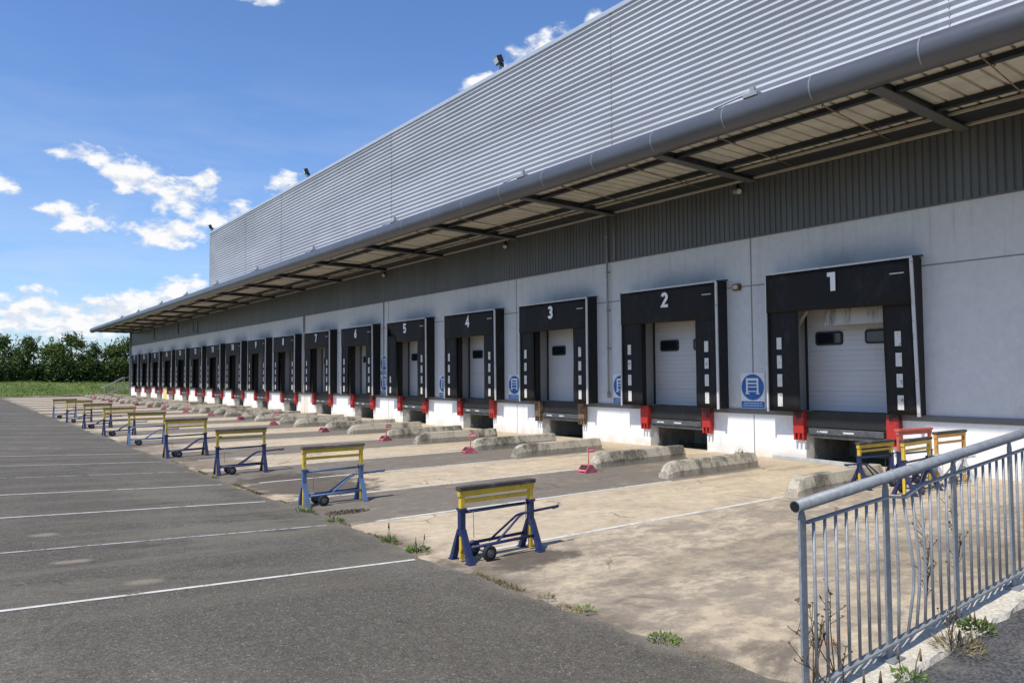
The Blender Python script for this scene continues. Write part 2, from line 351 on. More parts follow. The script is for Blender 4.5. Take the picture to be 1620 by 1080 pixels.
    m.height(m.noise(1.8, 4, .6, (1, 1, .7)), 2.2); m.height(m.noise(12, 4), .25); D['curtain'] = m.done(.4, .03)
    m = Mat('black_frame', (.011, .011, .012), .5, spec=.3)
    m.over((.06, .06, .06), m.ramp(m.noise(3, 6, .7, (1, 1, .3)), .55, .78, 0, .6)); m.height(m.noise(3, 3)); D['sframe'] = m.done(.15, .02)
    m = Mat('light_trim', (.56, .56, .55), .5); m.over((.2, .2, .2), m.ramp(m.noise(6, 6, .7), .56, .68, 0, .7)); D['trim'] = m.done()
    m = Mat('dock_marker_white', (.62, .61, .57), .6)
    m.over((.05, .05, .05), m.ramp(m.noise(7, 7, .75, (1, 1, .8), off=(1, 2, 3)), .56, .64, 0, .9)); D['marker'] = m.done()
    m = Mat('number_white', (.80, .80, .78), .6); m.over((.35, .35, .35), m.ramp(m.noise(9, 6, .7), .6, .72, 0, .6)); D['number'] = m.done()
    m = Mat('door_panel', (.50, .50, .505), .5, spec=.4)
    m.over((.42, .38, .31), m.ramp(m.noise(1.9, 6, .68, (1, 1, .25)), .55, .76, 0, .55)); m.grain(m.noise(.4, 2), .3, .7, .06); D['door'] = m.done()
    m = Mat('door_glass', (.012, .014, .017), .12, spec=.6); D['glass'] = m.done()
    m = Mat('door_window_rubber', (.018, .018, .02), .6); D['rubber_frame'] = m.done()
    m = Mat('door_jamb', (.30, .30, .295), .7); m.over((.22, .20, .18), m.ramp(m.noise(2, 6, .7, (1, 1, .3)), .5, .75, 0, .6)); D['jamb'] = m.done()
    m = Mat('leveller_steel', (.022, .022, .021), .6, spec=.35); m.over((.07, .062, .05), m.ramp(m.noise(4, 6, .7), .5, .75, 0, .6)); D['leveller'] = m.done()
    m = Mat('lip_grey', (.10, .105, .11), .55, metal=.3); m.grain(m.noise(8, 5, .7), .3, .7, .3); D['lip'] = m.done()
    m = Mat('red_bumper', (.42, .028, .022), .5, spec=.4)
    m.over((.012, .012, .012), m.ramp(m.math('ADD', m.noise(7, 6, .72), m.math('MULTIPLY', m.sep()[2], -.28)), .20, .34, .0, .0))
    sm = m.math('ADD', m.math('MULTIPLY', m.sep()[2], .38), m.math('MULTIPLY', m.noise(3.5, 5, .65), .9)); m.over((.018, .014, .014), m.ramp(sm, .80, .92, 0, .93))
    D['red'] = m.done()
    m = Mat('worn_brown_bumper', (.20, .13, .08), .75); m.over((.03, .025, .02), m.ramp(m.noise(7, 6, .7), .45, .65, 0, .8)); D['brown'] = m.done()
    m = Mat('dock_edge_steel', (.16, .165, .165), .6, metal=.2); m.over((.07, .06, .05), m.ramp(m.noise(4, 6, .7, (1, .4, 1)), .5, .7, 0, .7)); D['ledge'] = m.done()
    m = Mat('pit_concrete', (.36, .35, .32), .9); m.over((.12, .11, .10), m.ramp(m.noise(2, 5, .7), .4, .7, 0, .8)); D['pit'] = m.done()
    m = Mat('dark_interior', (.02, .02, .02), .9); D['interior'] = m.done()
    m = Mat('stained_lining', (.42, .39, .33), .8); m.over((.10, .085, .065), m.ramp(m.noise(3.5, 7, .72, (1, 1, .22)), .48, .68, 0, .85)); D['lining'] = m.done()
    m = Mat('joint_grey', (.22, .22, .22), .8); D['joint'] = m.done()
    # kerb guides
    m = Mat('guide_concrete', (.43, .385, .30), .95, spec=.2)
    xs = m.sep()
    nn = m.noise(3.0, 8, .72, (1, 1, .45))
    m.over((.085, .078, .062), m.math('MULTIPLY', m.ramp(m.math('ADD', nn, m.math('MULTIPLY', m.noise(.55, 3, off=(5, 9, 0)), .55)), .70, .92, 0, .9), m.ramp(xs[2], .02, .16, .35, 1)))
    m.over((.27, .255, .17), m.ramp(m.noise(5, 6, .7, off=(3, 0, 8)), .55, .75, 0, .6))
    m.grain(m.noise(38, 5, .75), .3, .7, .28); m.height(m.noise(22, 7, .75)); m.height(m.noise(70, 3), .5); D['guide'] = m.done(.22, .004)
    m = Mat('kerb_concrete', (.58, .53, .43), .95, spec=.2)
    m.over((.28, .24, .18), m.ramp(m.noise(4, 8, .75), .5, .72, 0, .75)); m.grain(m.noise(40, 5, .7), .3, .7, .25); m.height(m.noise(14, 8, .75)); D['kerb'] = m.done(.9, .02)
    # trestles
    def paint(name, c, chip, amt=.8, rust=(.12, .06, .03), k=.58):
        m = Mat(name, c, .5, spec=.4); m.grain(m.noise(5, 5, .65), .3, .7, .14)
        m.over(rust, m.ramp(m.noise(11, 8, .75, off=chip), k, k + .10, 0, amt)); return m.done()
    D['navy'] = paint('navy_paint', (.020, .031, .095), (1, 0, 0), .75, (.065, .055, .055), .555)
    D['blue'] = paint('faded_blue_paint', (.085, .14, .26), (0, 3, 0), .75, (.11, .095, .10), .55)
    D['yellow'] = paint('yellow_paint', (.60, .41, .04), (0, 0, 4), .8, (.16, .10, .05), .565)
    D['yellow_grime'] = paint('grimy_yellow_paint', (.47, .32, .05), (3, 0, 4), .8, (.10, .065, .04), .55)
    D['orange'] = paint('orange_yellow_paint', (.58, .30, .05), (2, 2, 0), .85, (.18, .07, .03), .54)
    D['redpaint'] = paint('faded_red_paint', (.55, .12, .09), (5, 0, 2), .8, (.35, .25, .22), .55)
    D['paleleg'] = paint('pale_grey_paint', (.50, .51, .52), (5, 4, 2), .8, (.22, .16, .12), .56)
    m = Mat('trestle_pad', (.055, .048, .042), .85); m.over((.20, .185, .17), m.ramp(m.noise(6, 7, .75, (.5, 1, 1)), .5, .66, 0, .7)); m.height(m.noise(30, 5)); D['pad'] = m.done(.6, .01)
    m = Mat('worn_trestle_pad', (.13, .105, .095), .85); m.over((.30, .27, .24), m.ramp(m.noise(5, 7, .75, (.5, 1, 1)), .5, .66, 0, .7)); m.over((.35, .25, .06), m.ramp(m.noise(7, 6, .75, off=(4, 0, 0)), .60, .68, 0, .6)); m.height(m.noise(30, 5)); D['pad_worn'] = m.done(.6, .01)
    m = Mat('tyre', (.018, .018, .019), .8); D['tyre'] = m.done()
    m = Mat('wheel_hub', (.10, .11, .13), .5, metal=.3); D['hub'] = m.done()
    m = Mat('pink_chock', (.50, .115, .15), .6); m.over((.72, .34, .36), m.ramp(m.noise(7, 6, .7), .5, .68, 0, .7)); m.over((.10, .05, .05), m.ramp(m.noise(11, 7, .7, off=(3, 3, 3)), .62, .72, 0, .7)); D['chock'] = m.done()
    m = Mat('chock_hollow', (.05, .018, .02), .8); D['chock_dark'] = m.done()
    m = Mat('chock_flag', (.80, .18, .25), .5); D['flag'] = m.done()
    m = Mat('flag_pale', (.80, .62, .62), .5); D['flag_pale'] = m.done()
    m = Mat('sign_white', (.70, .71, .70), .45); m.grain(m.noise(9, 5), .3, .7, .06); D['sign'] = m.done()
    m = Mat('sign_blue', (.020, .105, .34), .45); m.over((.06, .18, .42), m.ramp(m.noise(12, 5, .7), .5, .7, 0, .6)); D['sign_blue'] = m.done()
    m = Mat('sign_pale', (.55, .66, .74), .45); D['sign_pale'] = m.done()
    m = Mat('lamp_black', (.015, .015, .017), .45); D['lampblack'] = m.done()
    m = Mat('lamp_glass', (.62, .64, .58), .15, spec=.6); D['lampglass'] = m.done()
    m = Mat('bulkhead_body', (.09, .07, .05), .6); D['bulk'] = m.done()
    m = Mat('bulkhead_lens', (.60, .42, .24), .3); D['bulklens'] = m.done()
    # vegetation and earth
    def leafm(name, c1, c2, c3=None, trans=.25):
        m = Mat(name, c1, .6, spec=.3)
        m.over(c2, m.ramp(m.noise(1.2, 5, .65), .38, .62)); 
        vc, vd = m.voro(3.1); s = m.N('ShaderNodeSeparateColor'); m.L(vc, s.inputs[0]); m.grain(s.outputs[0], 0, 1, .35)
        m.done(); tl = m.N('ShaderNodeBsdfTranslucent'); m.L(m.col, tl.inputs[0])
        mx = m.N('ShaderNodeMixShader'); mx.inputs[0].default_value = trans; m.L(m.b.outputs[0], mx.inputs[1]); m.L(tl.outputs[0], mx.inputs[2])
        m.L(mx.outputs[0], m.nt.nodes['Material Output'].inputs['Surface']); return m.m
    D['leaf_a'] = leafm('leaf_mid_green', (.050, .085, .015), (.10, .15, .028))
    D['leaf_b'] = leafm('leaf_dark_green', (.030, .056, .012), (.06, .10, .02))
    D['leaf_c'] = leafm('leaf_bright_green', (.09, .14, .022), (.17, .23, .05))
    D['weed'] = leafm('weed_green', (.10, .17, .03), (.18, .25, .06))
    D['dry'] = leafm('dry_stalk', (.13, .09, .05), (.20, .15, .08), trans=.1)
    D['head'] = leafm('seed_head', (.12, .07, .03), (.22, .14, .06), trans=.1)
    D['straw'] = leafm('straw', (.34, .27, .15), (.22, .18, .09), trans=.15)
    D['moss'] = leafm('joint_moss', (.13, .13, .045), (.24, .19, .10), trans=.1)
    m = Mat('bark', (.08, .06, .045), .9); D['bark'] = m.done()
    m = Mat('grass_turf', (.085, .125, .028), .9, spec=.2)
    m.over((.16, .20, .055), m.ramp(m.noise(.25, 6, .65), .4, .65)); m.over((.24, .20, .11), m.ramp(m.noise(.6, 6, .7, off=(4, 4, 0)), .60, .75, 0, .6))
    m.grain(m.noise(4, 5, .7), .3, .7, .3); m.height(m.noise(6, 5, .7)); D['turf'] = m.done(.8, .15)
    m = Mat('rubble_earth', (.26, .22, .165), .95); m.grain(m.noise(1.5, 8, .75), .3, .7, .45); m.height(m.noise(5, 7, .75)); D['earth'] = m.done(.8, .1)
    m = Mat('leaf_litter', (.13, .10, .075), .95); m.grain(m.noise(30, 4, .7), .3, .7, .5); D['litter'] = m.done()
    m = Mat('roof_sheet', (.30, .31, .33), .6); D['roof'] = m.done()
    m = Mat('grey_timber', (.42, .42, .40), .8); m.grain(m.noise(4, 6, .7, (.2, 1, 1)), .3, .7, .15); D['plank'] = m.done()
    return D
T = mats()

# ------------------------------------------------------------------ ground
def asph_z(x): return .012 + .045 * max(0, 4.55 - max(x, -4))
def sheet(name, xs, ys, zf, mat, label=None, kind='structure'):
    b = MB(); g = [[b.bm.verts.new((x, y, zf(x, y))) for y in ys] for x in xs]
    for i in range(len(xs) - 1):
        for j in range(len(ys) - 1): b.bm.faces.new((g[i][j], g[i+1][j], g[i+1][j+1], g[i][j+1]))
    o = b.build(name, mat)
    for p in o.data.polygons: p.use_smooth = True
    return tag(o, label, kind=kind)
sheet('ground', [-3000, -300, -60, 60, 300, 3000], [-3000, -300, -60, 100, 300, 3000], lambda x, y: -.45, T['turf'], 'open ground reaching out to the horizon')
sheet('apron', [3.9, 8, 12, 16.85], [Y_NEAR, 0, 20, 40, 60, 80, 97.6], lambda x, y: 0, T['apron'], 'stained cream concrete apron in front of the dock doors')
def build_asphalt():
    b = MB(); r = random.Random(3); ys = []; y = -30.
    while y < 97.6: ys.append(y); y += .12 if 1 < y < 22 else .8
    ys.append(97.6)
    prev = None; w = 0
    for y in ys:
        w = w * .8 + r.uniform(-.035, .035)
        e = 4.50 + w + .05 * math.sin(y * .7)
        row = [(-70, y, asph_z(-70)), (-4, y, asph_z(-4)), (2, y, asph_z(2)), (e - .35, y, asph_z(e - .35)), (e - .03, y, .016), (e, y, -.01)]
        row = [b.bm.verts.new(p) for p in row]
        if prev:
            for k in range(5): b.bm.faces.new((prev[k], prev[k+1], row[k+1], row[k]))
        prev = row
    o = b.build('asphalt_yard', T['asphalt']); tag(o, 'worn grey asphalt yard with painted trailer bays', kind='structure')
build_asphalt()
# painted lines: thin worn stripes
def stripe(b, x0, x1, y0, y1, w, zf, n=14):
    prev = None
    for i in range(n + 1):
        t = i / n; x = x0 + (x1 - x0) * t; y = y0 + (y1 - y0) * t; z = zf(x) + .004
        row = [b.bm.verts.new((x, y - w/2, z)), b.bm.verts.new((x, y + w/2, z))]
        if prev: b.bm.faces.new((prev[0], row[0], row[1], prev[1]))
        prev = row
ba = MB(); bf = MB(); bc = MB()
for k in range(-2, ND):
    for off, wid in ((7.50, .06), (9.98, .055)):
        y = off + k * PITCH
        if y < 7: continue
        tgt = ba if (k * 2 + (off > 8)) % 3 != 1 else bf
        stripe(tgt, -6, 4.28, y + .02, y, wid, asph_z)
        if y > 5: stripe(bc, 4.95 + rng.uniform(0, .4), 11.45, y - .06, y - .06, .085, lambda x: 0)
o = ba.build('asphalt_markings', T['paint']); tag(o, 'worn white bay lines on the asphalt', kind='structure')
o = bf.build('asphalt_markings', T['paint_faded']); tag(o, 'faded grey bay lines on the asphalt', kind='structure')
o = bc.build('apron_markings', T['paint']); tag(o, 'white lane lines on the concrete apron', kind='structure')
# earth strip and grassy bank past the end of the apron
def bank_z(x, y):
    t = min(max((y - 98.6) / 10.5, 0), 1); t = t * t * (3 - 2 * t)
    return -.02 + 1.55 * t + .10 * math.sin(x * .31 + y * .17) * t + .06 * math.sin(x * .9 + 1)
sheet('earth_strip', [-70 + 3 * i for i in range(50)], [97.2, 97.9, 98.5, 99.2], lambda x, y: .01 + .07 * math.sin(x * 1.3) * math.sin(y * 3) + .05, T['earth'], 'strip of bare earth and rubble below the grass bank')
sheet('grass_bank', [-90 + 2.5 * i for i in range(80)], [98.7 + .9 * i for i in range(16)] + [118, 130, 170], bank_z, T['turf'], 'mown grass bank at the far end of the yard')

# ------------------------------------------------------------------ warehouse
wh = thing('warehouse', 'long silver ribbed warehouse with a canopy over its white dock wall and seventeen docks', 'warehouse', (0, 0, 0))
DH = 1.36                      # half width of a door opening
def build_wall():
    b = MB(); t = .36; x0, x1 = WX, WX + t
    cs = [cy(k) for k in range(ND)]
    zs = 1.2
    y = Y_NEAR
    for c in cs:                                       # lower piers between the leveller pits
        b.box((x0, y, -.05), (x1, c - 1.03, zs)); y = c + 1.03
    b.box((x0, y, -.05), (x1, Y_FAR, zs))
    y = Y_NEAR
    for c in cs:                                       # upper piers between the doors
        b.box((x0, y, zs), (x1, c - DH, 3.75)); y = c + DH
    b.box((x0, y, zs), (x1, Y_FAR, 3.75))
    b.box((x0, Y_NEAR, 3.75), (x1, Y_FAR, 5.65))
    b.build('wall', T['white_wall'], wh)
build_wall()
# joints between wall panels
b = MB()
jy = [11.57, 21.59, 31.54, 41.88, 51.69, 59.2, 66.59, 76.6, 86.5]
for y in jy:
    b.box((WX - .004, y - .018, 1.21), (WX + .02, y + .018, 5.66))
    b.box((WX - .004, y - .012, 0), (WX + .02, y + .012, 1.05))
ys = [Y_NEAR] + jy + [Y_FAR]
for a, c in zip(ys, ys[1:]): b.box((WX - .004, a + .02, 4.375), (WX + .02, c - .02, 4.405))
b.build('panel_joint', T['joint'], wh)
# steel dock edge
ys = [Y_NEAR] + [v for k in range(ND) for v in (cy(k) - 1.02, cy(k) + 1.02)] + [Y_FAR]
for a, c in zip(ys[0::2], ys[1::2]): MB().box((WX - .045, a, 1.075), (WX + .1, c, 1.205), .006).build('dock_edge', T['ledge'], wh)
# ribbed dark band below the canopy
def ribbed_profile(b, y0, y1, z0, z1, x, pitch, depth, flat):
    pts = []; y = y0
    while y < y1:
        pts += [(y, x), (y + pitch * flat, x), (y + pitch * (flat + .1), x + depth), (y + pitch * .9, x + depth)]; y += pitch
    pts.append((y1, x))
    prev = None
    for (yy, xx) in pts:
        row = (b.bm.verts.new((xx, yy, z0)), b.bm.verts.new((xx, yy, z1)))
        if prev: b.bm.faces.new((prev[0], row[0], row[1], prev[1]))
        prev = row
b = MB(); ribbed_profile(b, Y_NEAR, Y_FAR, 5.66, 7.55, WX - .06, .155, .026, .66)
b.box((WX - .07, Y_NEAR, 5.63), (WX + .03, Y_FAR, 5.66)); b.box((WX - .02, Y_NEAR, 5.66), (WX + .36, Y_FAR, 7.5))
b.build('dark_cladding_band', T['dark_clad'], wh)
# doors, levellers, pits, bumpers
def ridged_panel(z0, z1, y0, y1, x):
    b = MB(); pts = [(x, z0)]; z = z0
    n = 0
    while z < z1 - .03:
        n += 1; g = .012 if n % 4 == 0 else .006
        z2 = min(z + .122, z1)
        pts += [(x, z2 - .022), (x + g, z2 - .016), (x + g, z2 - .008), (x, z2)]; z = z2
    prev = None
    for (xx, zz) in pts:
        row = (b.bm.verts.new((xx, y0, zz)), b.bm.verts.new((xx, y1, zz)))
        if prev: b.bm.faces.new((prev[0], row[0], row[1], prev[1]))
        prev = row
    b.box((x + .03, y0, z0), (x + .06, y1, z1))
    return b
def rr(w, h, r, n=4):
    pts = []
    for cx, cz, a0 in ((w/2 - r, h/2 - r, 0), (-w/2 + r, h/2 - r, 90), (-w/2 + r, -h/2 + r, 180), (w/2 - r, -h/2 + r, 270)):
        for i in range(n + 1):
            a = R(a0 + 90 * i / n); pts.append((cx + r * math.cos(a), cz + r * math.sin(a)))
    return pts
def win_mb(y, z, w, h, x0, x1, r):
    b = MB(); b.prism([(y + u, z + v) for u, v in rr(w, h, r)], 'x', x0, x1); return b
DX = WX + .44
def bumper_mb(y, z0, z1):
    b = MB()
    b.box((WX - .17, y - .14, z0 + .16), (WX + .02, y + .14, z1), .012)
    for s in (-.11, .0, .11): b.box((WX - .16, y + s - .022, z0), (WX - .02, y + s + .022, z0 + .17), .004)
    return b
proto = {}
for k in range(ND):
    c = cy(k)
    if k == 0:
        d = ridged_panel(1.2, 3.9, c - DH, c + DH, DX).build('dock_door', T['door'], wh)
        for s in (-1, 1):
            w = win_mb(c + s * .62, 2.95, .70, .33, DX - .03, DX + .008, .07).build('window', T['rubber_frame'], d)
        for s in (-1, 1):
            win_mb(c + s * .62, 2.95, .60, .23, DX - .036, DX - .03, .05).build('pane', T['glass'], d)
        b = MB()
        for s in (-1, 1): b.box((WX + .005, c + s * DH, 1.2), (DX + .05, c + s * (DH - .06), 3.75)); b.box((DX - .035, c + s * (DH - .06), 1.2), (DX - .005, c + s * (DH - .12), 3.75))
        b.box((WX + .005, c - DH + .06, 3.68), (DX + .05, c + DH - .06, 3.75)); b.build('door_frame', T['jamb'], wh)
        for s in (-1, 1):
            MB().box((WX - .10, c + s * (DH - .075), 1.2), (WX + .13, c + s * (DH - .001), 3.75)).build('door_seal', T['rubber_frame'], wh)
            MB().box((DX - .05, c + s * (DH - .125), 1.2), (DX - .001, c + s * (DH - .165), 3.75)).build('door_seal', T['rubber_frame'], wh)
        l = MB().box((WX - .02, c - 1.02, .82), (WX + .4, c + 1.02, 1.195), .006).build('dock_leveller', T['leveller'], wh)
        b = MB(); b.box((WX - .10, c - .90, .66), (WX + .2, c + .90, .80), .01); b.box((WX - .06, c - .95, .58), (WX + .2, c + .95, .655)); b.build('lip', T['lip'], l)
        b = MB()
        for q in (-.22, .42): b.box((WX - .106, c + q, .705), (WX - .09, c + q + .26, .745), .004)
        b.build('lip_marker', T['marker'], l)
        b = MB()
        for s in (-1, 1): b.box((WX + .36, c + s * 1.033, -.03), (WX + 2.0, c + s * 1.30, 1.1))
        b.box((WX + 2.0, c - 1.3, -.03), (WX + 2.1, c + 1.3, 1.2)); b.box((WX + .42, c - 1.03, .52), (WX + 2.0, c + 1.03, .6)); b.build('leveller_pit', T['pit'], wh)
        for s in (-1, 1): bumper_mb(c + s * 1.13, .50, 1.19).build('dock_bumper', T['red'], wh)
        proto['bay'] = [o for o in C.objects if o.parent == wh and o.name.split('.')[0] in ('dock_door', 'door_frame', 'door_seal', 'dock_leveller', 'leveller_pit', 'dock_bumper')]
        brown = bumper_mb(c, .50, 1.19).mesh('dock_bumper', T['brown'])
    else:
        for o in proto['bay']:
            n = copy_tree(o, wh); n.location = (0, k * PITCH, 0)
            if k == 2 and n.name.startswith('dock_bumper'): n.data = n.data.copy(); n.data.materials[0] = T['brown']; tag(n, 'worn brown timber dock bumper')
# floor behind the doors keeps daylight out
b = MB(); b.box((WX + .5, Y_NEAR, 1.0), (WX + 2.2, Y_NEAR + .1, 1.1)); b.box((WX + 3, Y_NEAR + .2, 0), (WX + 3.1, Y_FAR - .2, 7.3)); b.build('inner_partition', T['interior'], wh)
# low hall: end wall and roof
b = MB(); b.box((WX + .001, Y_FAR, 0), (45, Y_FAR + .15, 7.5)); b.build('end_wall', T['dark_clad'], wh)
b = MB(); b.box((12.75, Y_NEAR, 7.50), (45, Y_FAR + .1, 7.545)); b.build('low_roof', T['roof'], wh)
# high ribbed hall
UX, UZ, UY = 18.0, 14.72, 67.2
def high_wall():
    b = MB(); p = .196; z = 7.56; prev = None; dp = .060
    while z < UZ - .15:
        for f, x in ((.03, dp), (.44, .004), (.50, .0), (.56, .004), (.97, dp)):
            row = (b.bm.verts.new((UX - .002 - x, Y_NEAR, z + p * f)), b.bm.verts.new((UX - .002 - x, UY, z + p * f)))
            if prev: b.bm.faces.new((prev[0], row[0], row[1], prev[1]))
            prev = row
        z += p
    b.box((UX + .02, Y_NEAR, 7.546), (60, UY, UZ - .15))
    return b
high_wall().build('high_wall', T['silver'], wh)
b = MB(); b.box((UX - .075, Y_NEAR, UZ - .16), (UX + .3, UY + .06, UZ), .008); b.box((UX - .06, UY, 7.55), (UX + .3, UY + .05, UZ - .16)); b.build('parapet_flashing', T['flash'], wh)
for y in (7.16, 17.97, 33.89, 49.8, 57.5): MB().box((UX - .047, y - .010, 7.55), (UX + .01, y + .010, UZ - .16)).build('cladding_seam', T['joint'], wh)
b = MB()                                  # coarse parapet cleats, seen as small ticks along the top
# canopy
CX = 12.66; CZ = 7.33; CR = .275
b = MB(); n = 18; ring = []
for i in range(n + 1):
    a = R(78 + (292 - 78) * i / n); ring.append((CX + CR * math.cos(a), CZ + CR * math.sin(a)))
ring += [(CX + .17, CZ - .23), (CX + .17, CZ - .12)]
ring = [(12.86, 7.61)] + ring
prev = None
ylist = [Y_NEAR] + [Y_NEAR + 2 * i for i in range(1, 54)] + [Y_FAR + .02]
for (x, z) in ring:
    row = [b.bm.verts.new((x, y, z)) for y in (Y_NEAR, Y_FAR + .02)]
    if prev:
        f = b.bm.faces.new((prev[0], row[0], row[1], prev[1])); f.smooth = True
    prev = row
b.bm.faces.new([b.bm.verts.new((x, Y_FAR + .02, z)) for x, z in ring])
b.build('canopy_fascia', T['fascia'], wh)
b = MB()                                   # joint collars of the fascia
y = 5.42 - 1.92 * 8
while y < Y_FAR:
    if y > Y_NEAR:
        rr_ = CR + .006; prev = None
        for i in range(13):
            a = R(95 + (235 - 95) * i / 12); row = [b.bm.verts.new((CX + rr_ * math.cos(a), yy, CZ + rr_ * math.sin(a))) for yy in (y - .014, y + .014)]
            if prev: b.bm.faces.new((prev[0], row[0], row[1], prev[1]))
            prev = row
    y += 1.92
b.build('fascia_joint', T['seam'], wh)
def deck():
    b = MB(); z = 7.23; pts = []; y = Y_NEAR; p = .335
    while y < Y_FAR:
        pts += [(y, z), (y + p - .075, z), (y + p - .065, z + .05), (y + p - .02, z + .05), (y + p - .01, z)]; y += p
    prev = None
    for (yy, zz) in pts:
        row = (b.bm.verts.new((CX, yy, zz)), b.bm.verts.new((WX - .05, yy, zz)))
        if prev: b.bm.faces.new((prev[0], row[0], row[1], prev[1]))
        prev = row
    return b
deck().build('canopy_deck', T['deck'], wh)
for i, (x, w, h) in enumerate(((13.42, .07, .10), (15.0, .07, .11))):
    b = MB(); b.box((x - w/2, Y_NEAR, 7.229 - h), (x + w/2, Y_FAR, 7.229)); b.box((x - w/2 - .03, Y_NEAR, 7.229 - h - .012), (x + w/2 + .03, Y_FAR, 7.229 - h)); b.build('purlin', T['frame_steel'], wh)
b = MB(); b.box((15.62, Y_NEAR, 7.13), (16.22, Y_FAR, 7.225)); b.build('eaves_box', T['frame_steel'], wh)
b = MB(); b.box((15.56, Y_NEAR, 7.135), (15.61, Y_FAR, 7.19)); b.box((16.34, Y_NEAR, 7.085), (16.395, Y_FAR, 7.15), .015); b.build('eaves_trim', T['cream_pipe'], wh)
ra = None
for k in range(-4, 18):
    y = 6.35 + k * 5.005
    if not Y_NEAR < y < Y_FAR - .3: continue
    if ra is None:
        b = MB()
        # tapered I section: web, bottom flange
        b.prism([(12.80, 7.09), (16.42, 7.055), (16.42, 7.21), (12.80, 7.21)], 'y', -.06, .06)
        b.prism([(12.80, 7.205), (16.42, 7.205), (16.42, 7.226), (12.80, 7.226)], 'y', -.085, .085)
        ra = b.build('rafter', T['frame_steel'], wh); ra.location = (0, y, 0)
        b = MB(); b.prism([(12.80, 7.066), (16.42, 7.031), (16.42, 7.057), (12.80, 7.092)], 'y', -.12, .12); b.build('flange', T['flange'], ra)
    else:
        n = copy_tree(ra, wh); n.location = (0, y, 0)
rod = None
for k in range(-3, 19):
    for q in (1.0, 3.35):
        y = 6.35 + k * 5.005 + q
        if not Y_NEAR < y < Y_FAR - .3: continue
        if rod is None:
            b = MB(); b.tube([(12.84, 0, 7.085), (15.95, .25, 7.07)], .014, 6)
            for x in (12.86, 13.42, 15.0): b.box((x - .012, -.012, 7.06), (x + .012, .012, 7.225))
            rod = b.build('tie_rod', T['rod'], wh); rod.location = (0, y, 0)
        else:
            n = rod.copy(); C.objects.link(n); n.parent = wh; n.location = (0, y, 0)
# roof brackets above the fascia with a light stay
br = None
for y in (1.2, 8.65, 16.05, 23.5, 30.9, 38.3, 45.5, 52.5, 59.8, 68.2, 75.6):
    if br is None:
        b = MB(); b.box((12.47, -.16, 7.56), (12.72, .16, 7.64), .01); b.box((12.55, -.05, 7.62), (12.62, .05, 7.78), .01); b.beam((12.5, -.02, 7.60), (12.66, .1, 7.74), .04, .04)
        br = b.build('roof_bracket', T['conduit'], wh); br.location = (0, y, 0)
        b = MB(); b.beam((12.60, .07, 7.70), (12.60, .95, 7.625), .05, .03); b.build('stay', T['flash'], br)
    else:
        n = copy_tree(br, wh); n.location = (0, y, 0)
# conduits and pipes on the wall
def pipe(name, pts, r, mat, parent=wh, n=8):
    b = MB(); b.tube(pts, r, n); return b.build(name, mat, parent)
b = MB(); b.tube([(WX - .10, 16.76, 7.15), (WX - .10, 16.76, 1.52)], .032, 8); b.tube([(WX - .10, 16.76, 1.56), (WX - .10, 16.76, 1.38)], .055, 8)
for z in (6.4, 5.3, 4.1, 2.9): b.box((WX - .15, 16.72, z), (WX - .0, 16.80, z + .04))
b.build('conduit', T['conduit'], wh)
pipe('conduit', [(WX - .09, 16.45, 7.15), (WX - .09, 16.45, 5.66)], .02, T['conduit'])
pipe('conduit', [(WX - .03, 32.0, 5.64), (WX - .03, 32.0, 1.2)], .022, T['conduit'])
pipe('conduit', [(WX - .05, 42.0, 5.64), (WX - .05, 42.0, 1.2)], .05, T['cream_pipe'])
pipe('downpipe', [(WX - .12, Y_FAR - .15, 7.35), (WX - .12, Y_FAR - .15, 0)], .10, T['galv'])
for y, z in ((81.5, 5.95), (71.7, 6.05)): pipe('cable', [(WX - .10, y, 7.1), (WX - .10, y, z), (WX - .10, y - .3, z)], .03, T['lampblack'])
pipe('cable', [(WX - .10, 66.5, 7.1), (WX - .10, 66.5, 5.95), (WX - .10, 65.1, 5.85), (WX - .10, 65.1, 7.1)], .03, T['lampblack'])
pipe('cable', [(WX - .05, 24.8, 1.08), (WX - .16, 24.75, .95), (WX - .06, 24.6, .72), (WX - .10, 24.4, .66), (WX - .06, 24.3, .85)], .012, T['lampblack'])

# ------------------------------------------------------------------ dock shelters (each a thing with its curtains, number and markers)
W2 = 1.765; ZB, ZT = 1.2, 4.58
def arc(cx, cz, rx, rz, a0, a1, n=14): return [(cx + rx * math.cos(R(a0 + (a1 - a0) * i / n)), cz + rz * math.sin(R(a0 + (a1 - a0) * i / n))) for i in range(n + 1)]
DIGIT = {'0': [arc(0, .215, .082, .172, 90, 450, 24)], '2': [arc(0, .295, .082, .09, 165, -35) + [(-.085, .045), (.125, .045)]],
  '3': [arc(-.005, .305, .078, .082, 160, -80, 12) + arc(-.005, .13, .085, .088, 80, -160, 12)], '4': [[(.045, 0), (.045, .40), (-.105, .135), (.125, .135)]],
  '5': [[(.105, .388), (-.075, .388), (-.082, .225)] + arc(-.002, .145, .085, .10, 118, -155, 16)], '6': [[(.07, .42), (-.02, .30)] + arc(0, .145, .084, .102, 150, 520, 22)],
  '7': [[(-.12, .385), (.09, .385), (-.03, 0)]], '8': [arc(0, .308, .07, .078, 90, 450, 18), arc(0, .128, .084, .088, 90, 450, 18)], '9': [[(-.07, .01), (.02, .13)] + arc(0, .285, .084, .102, -30, 340, 22)]}
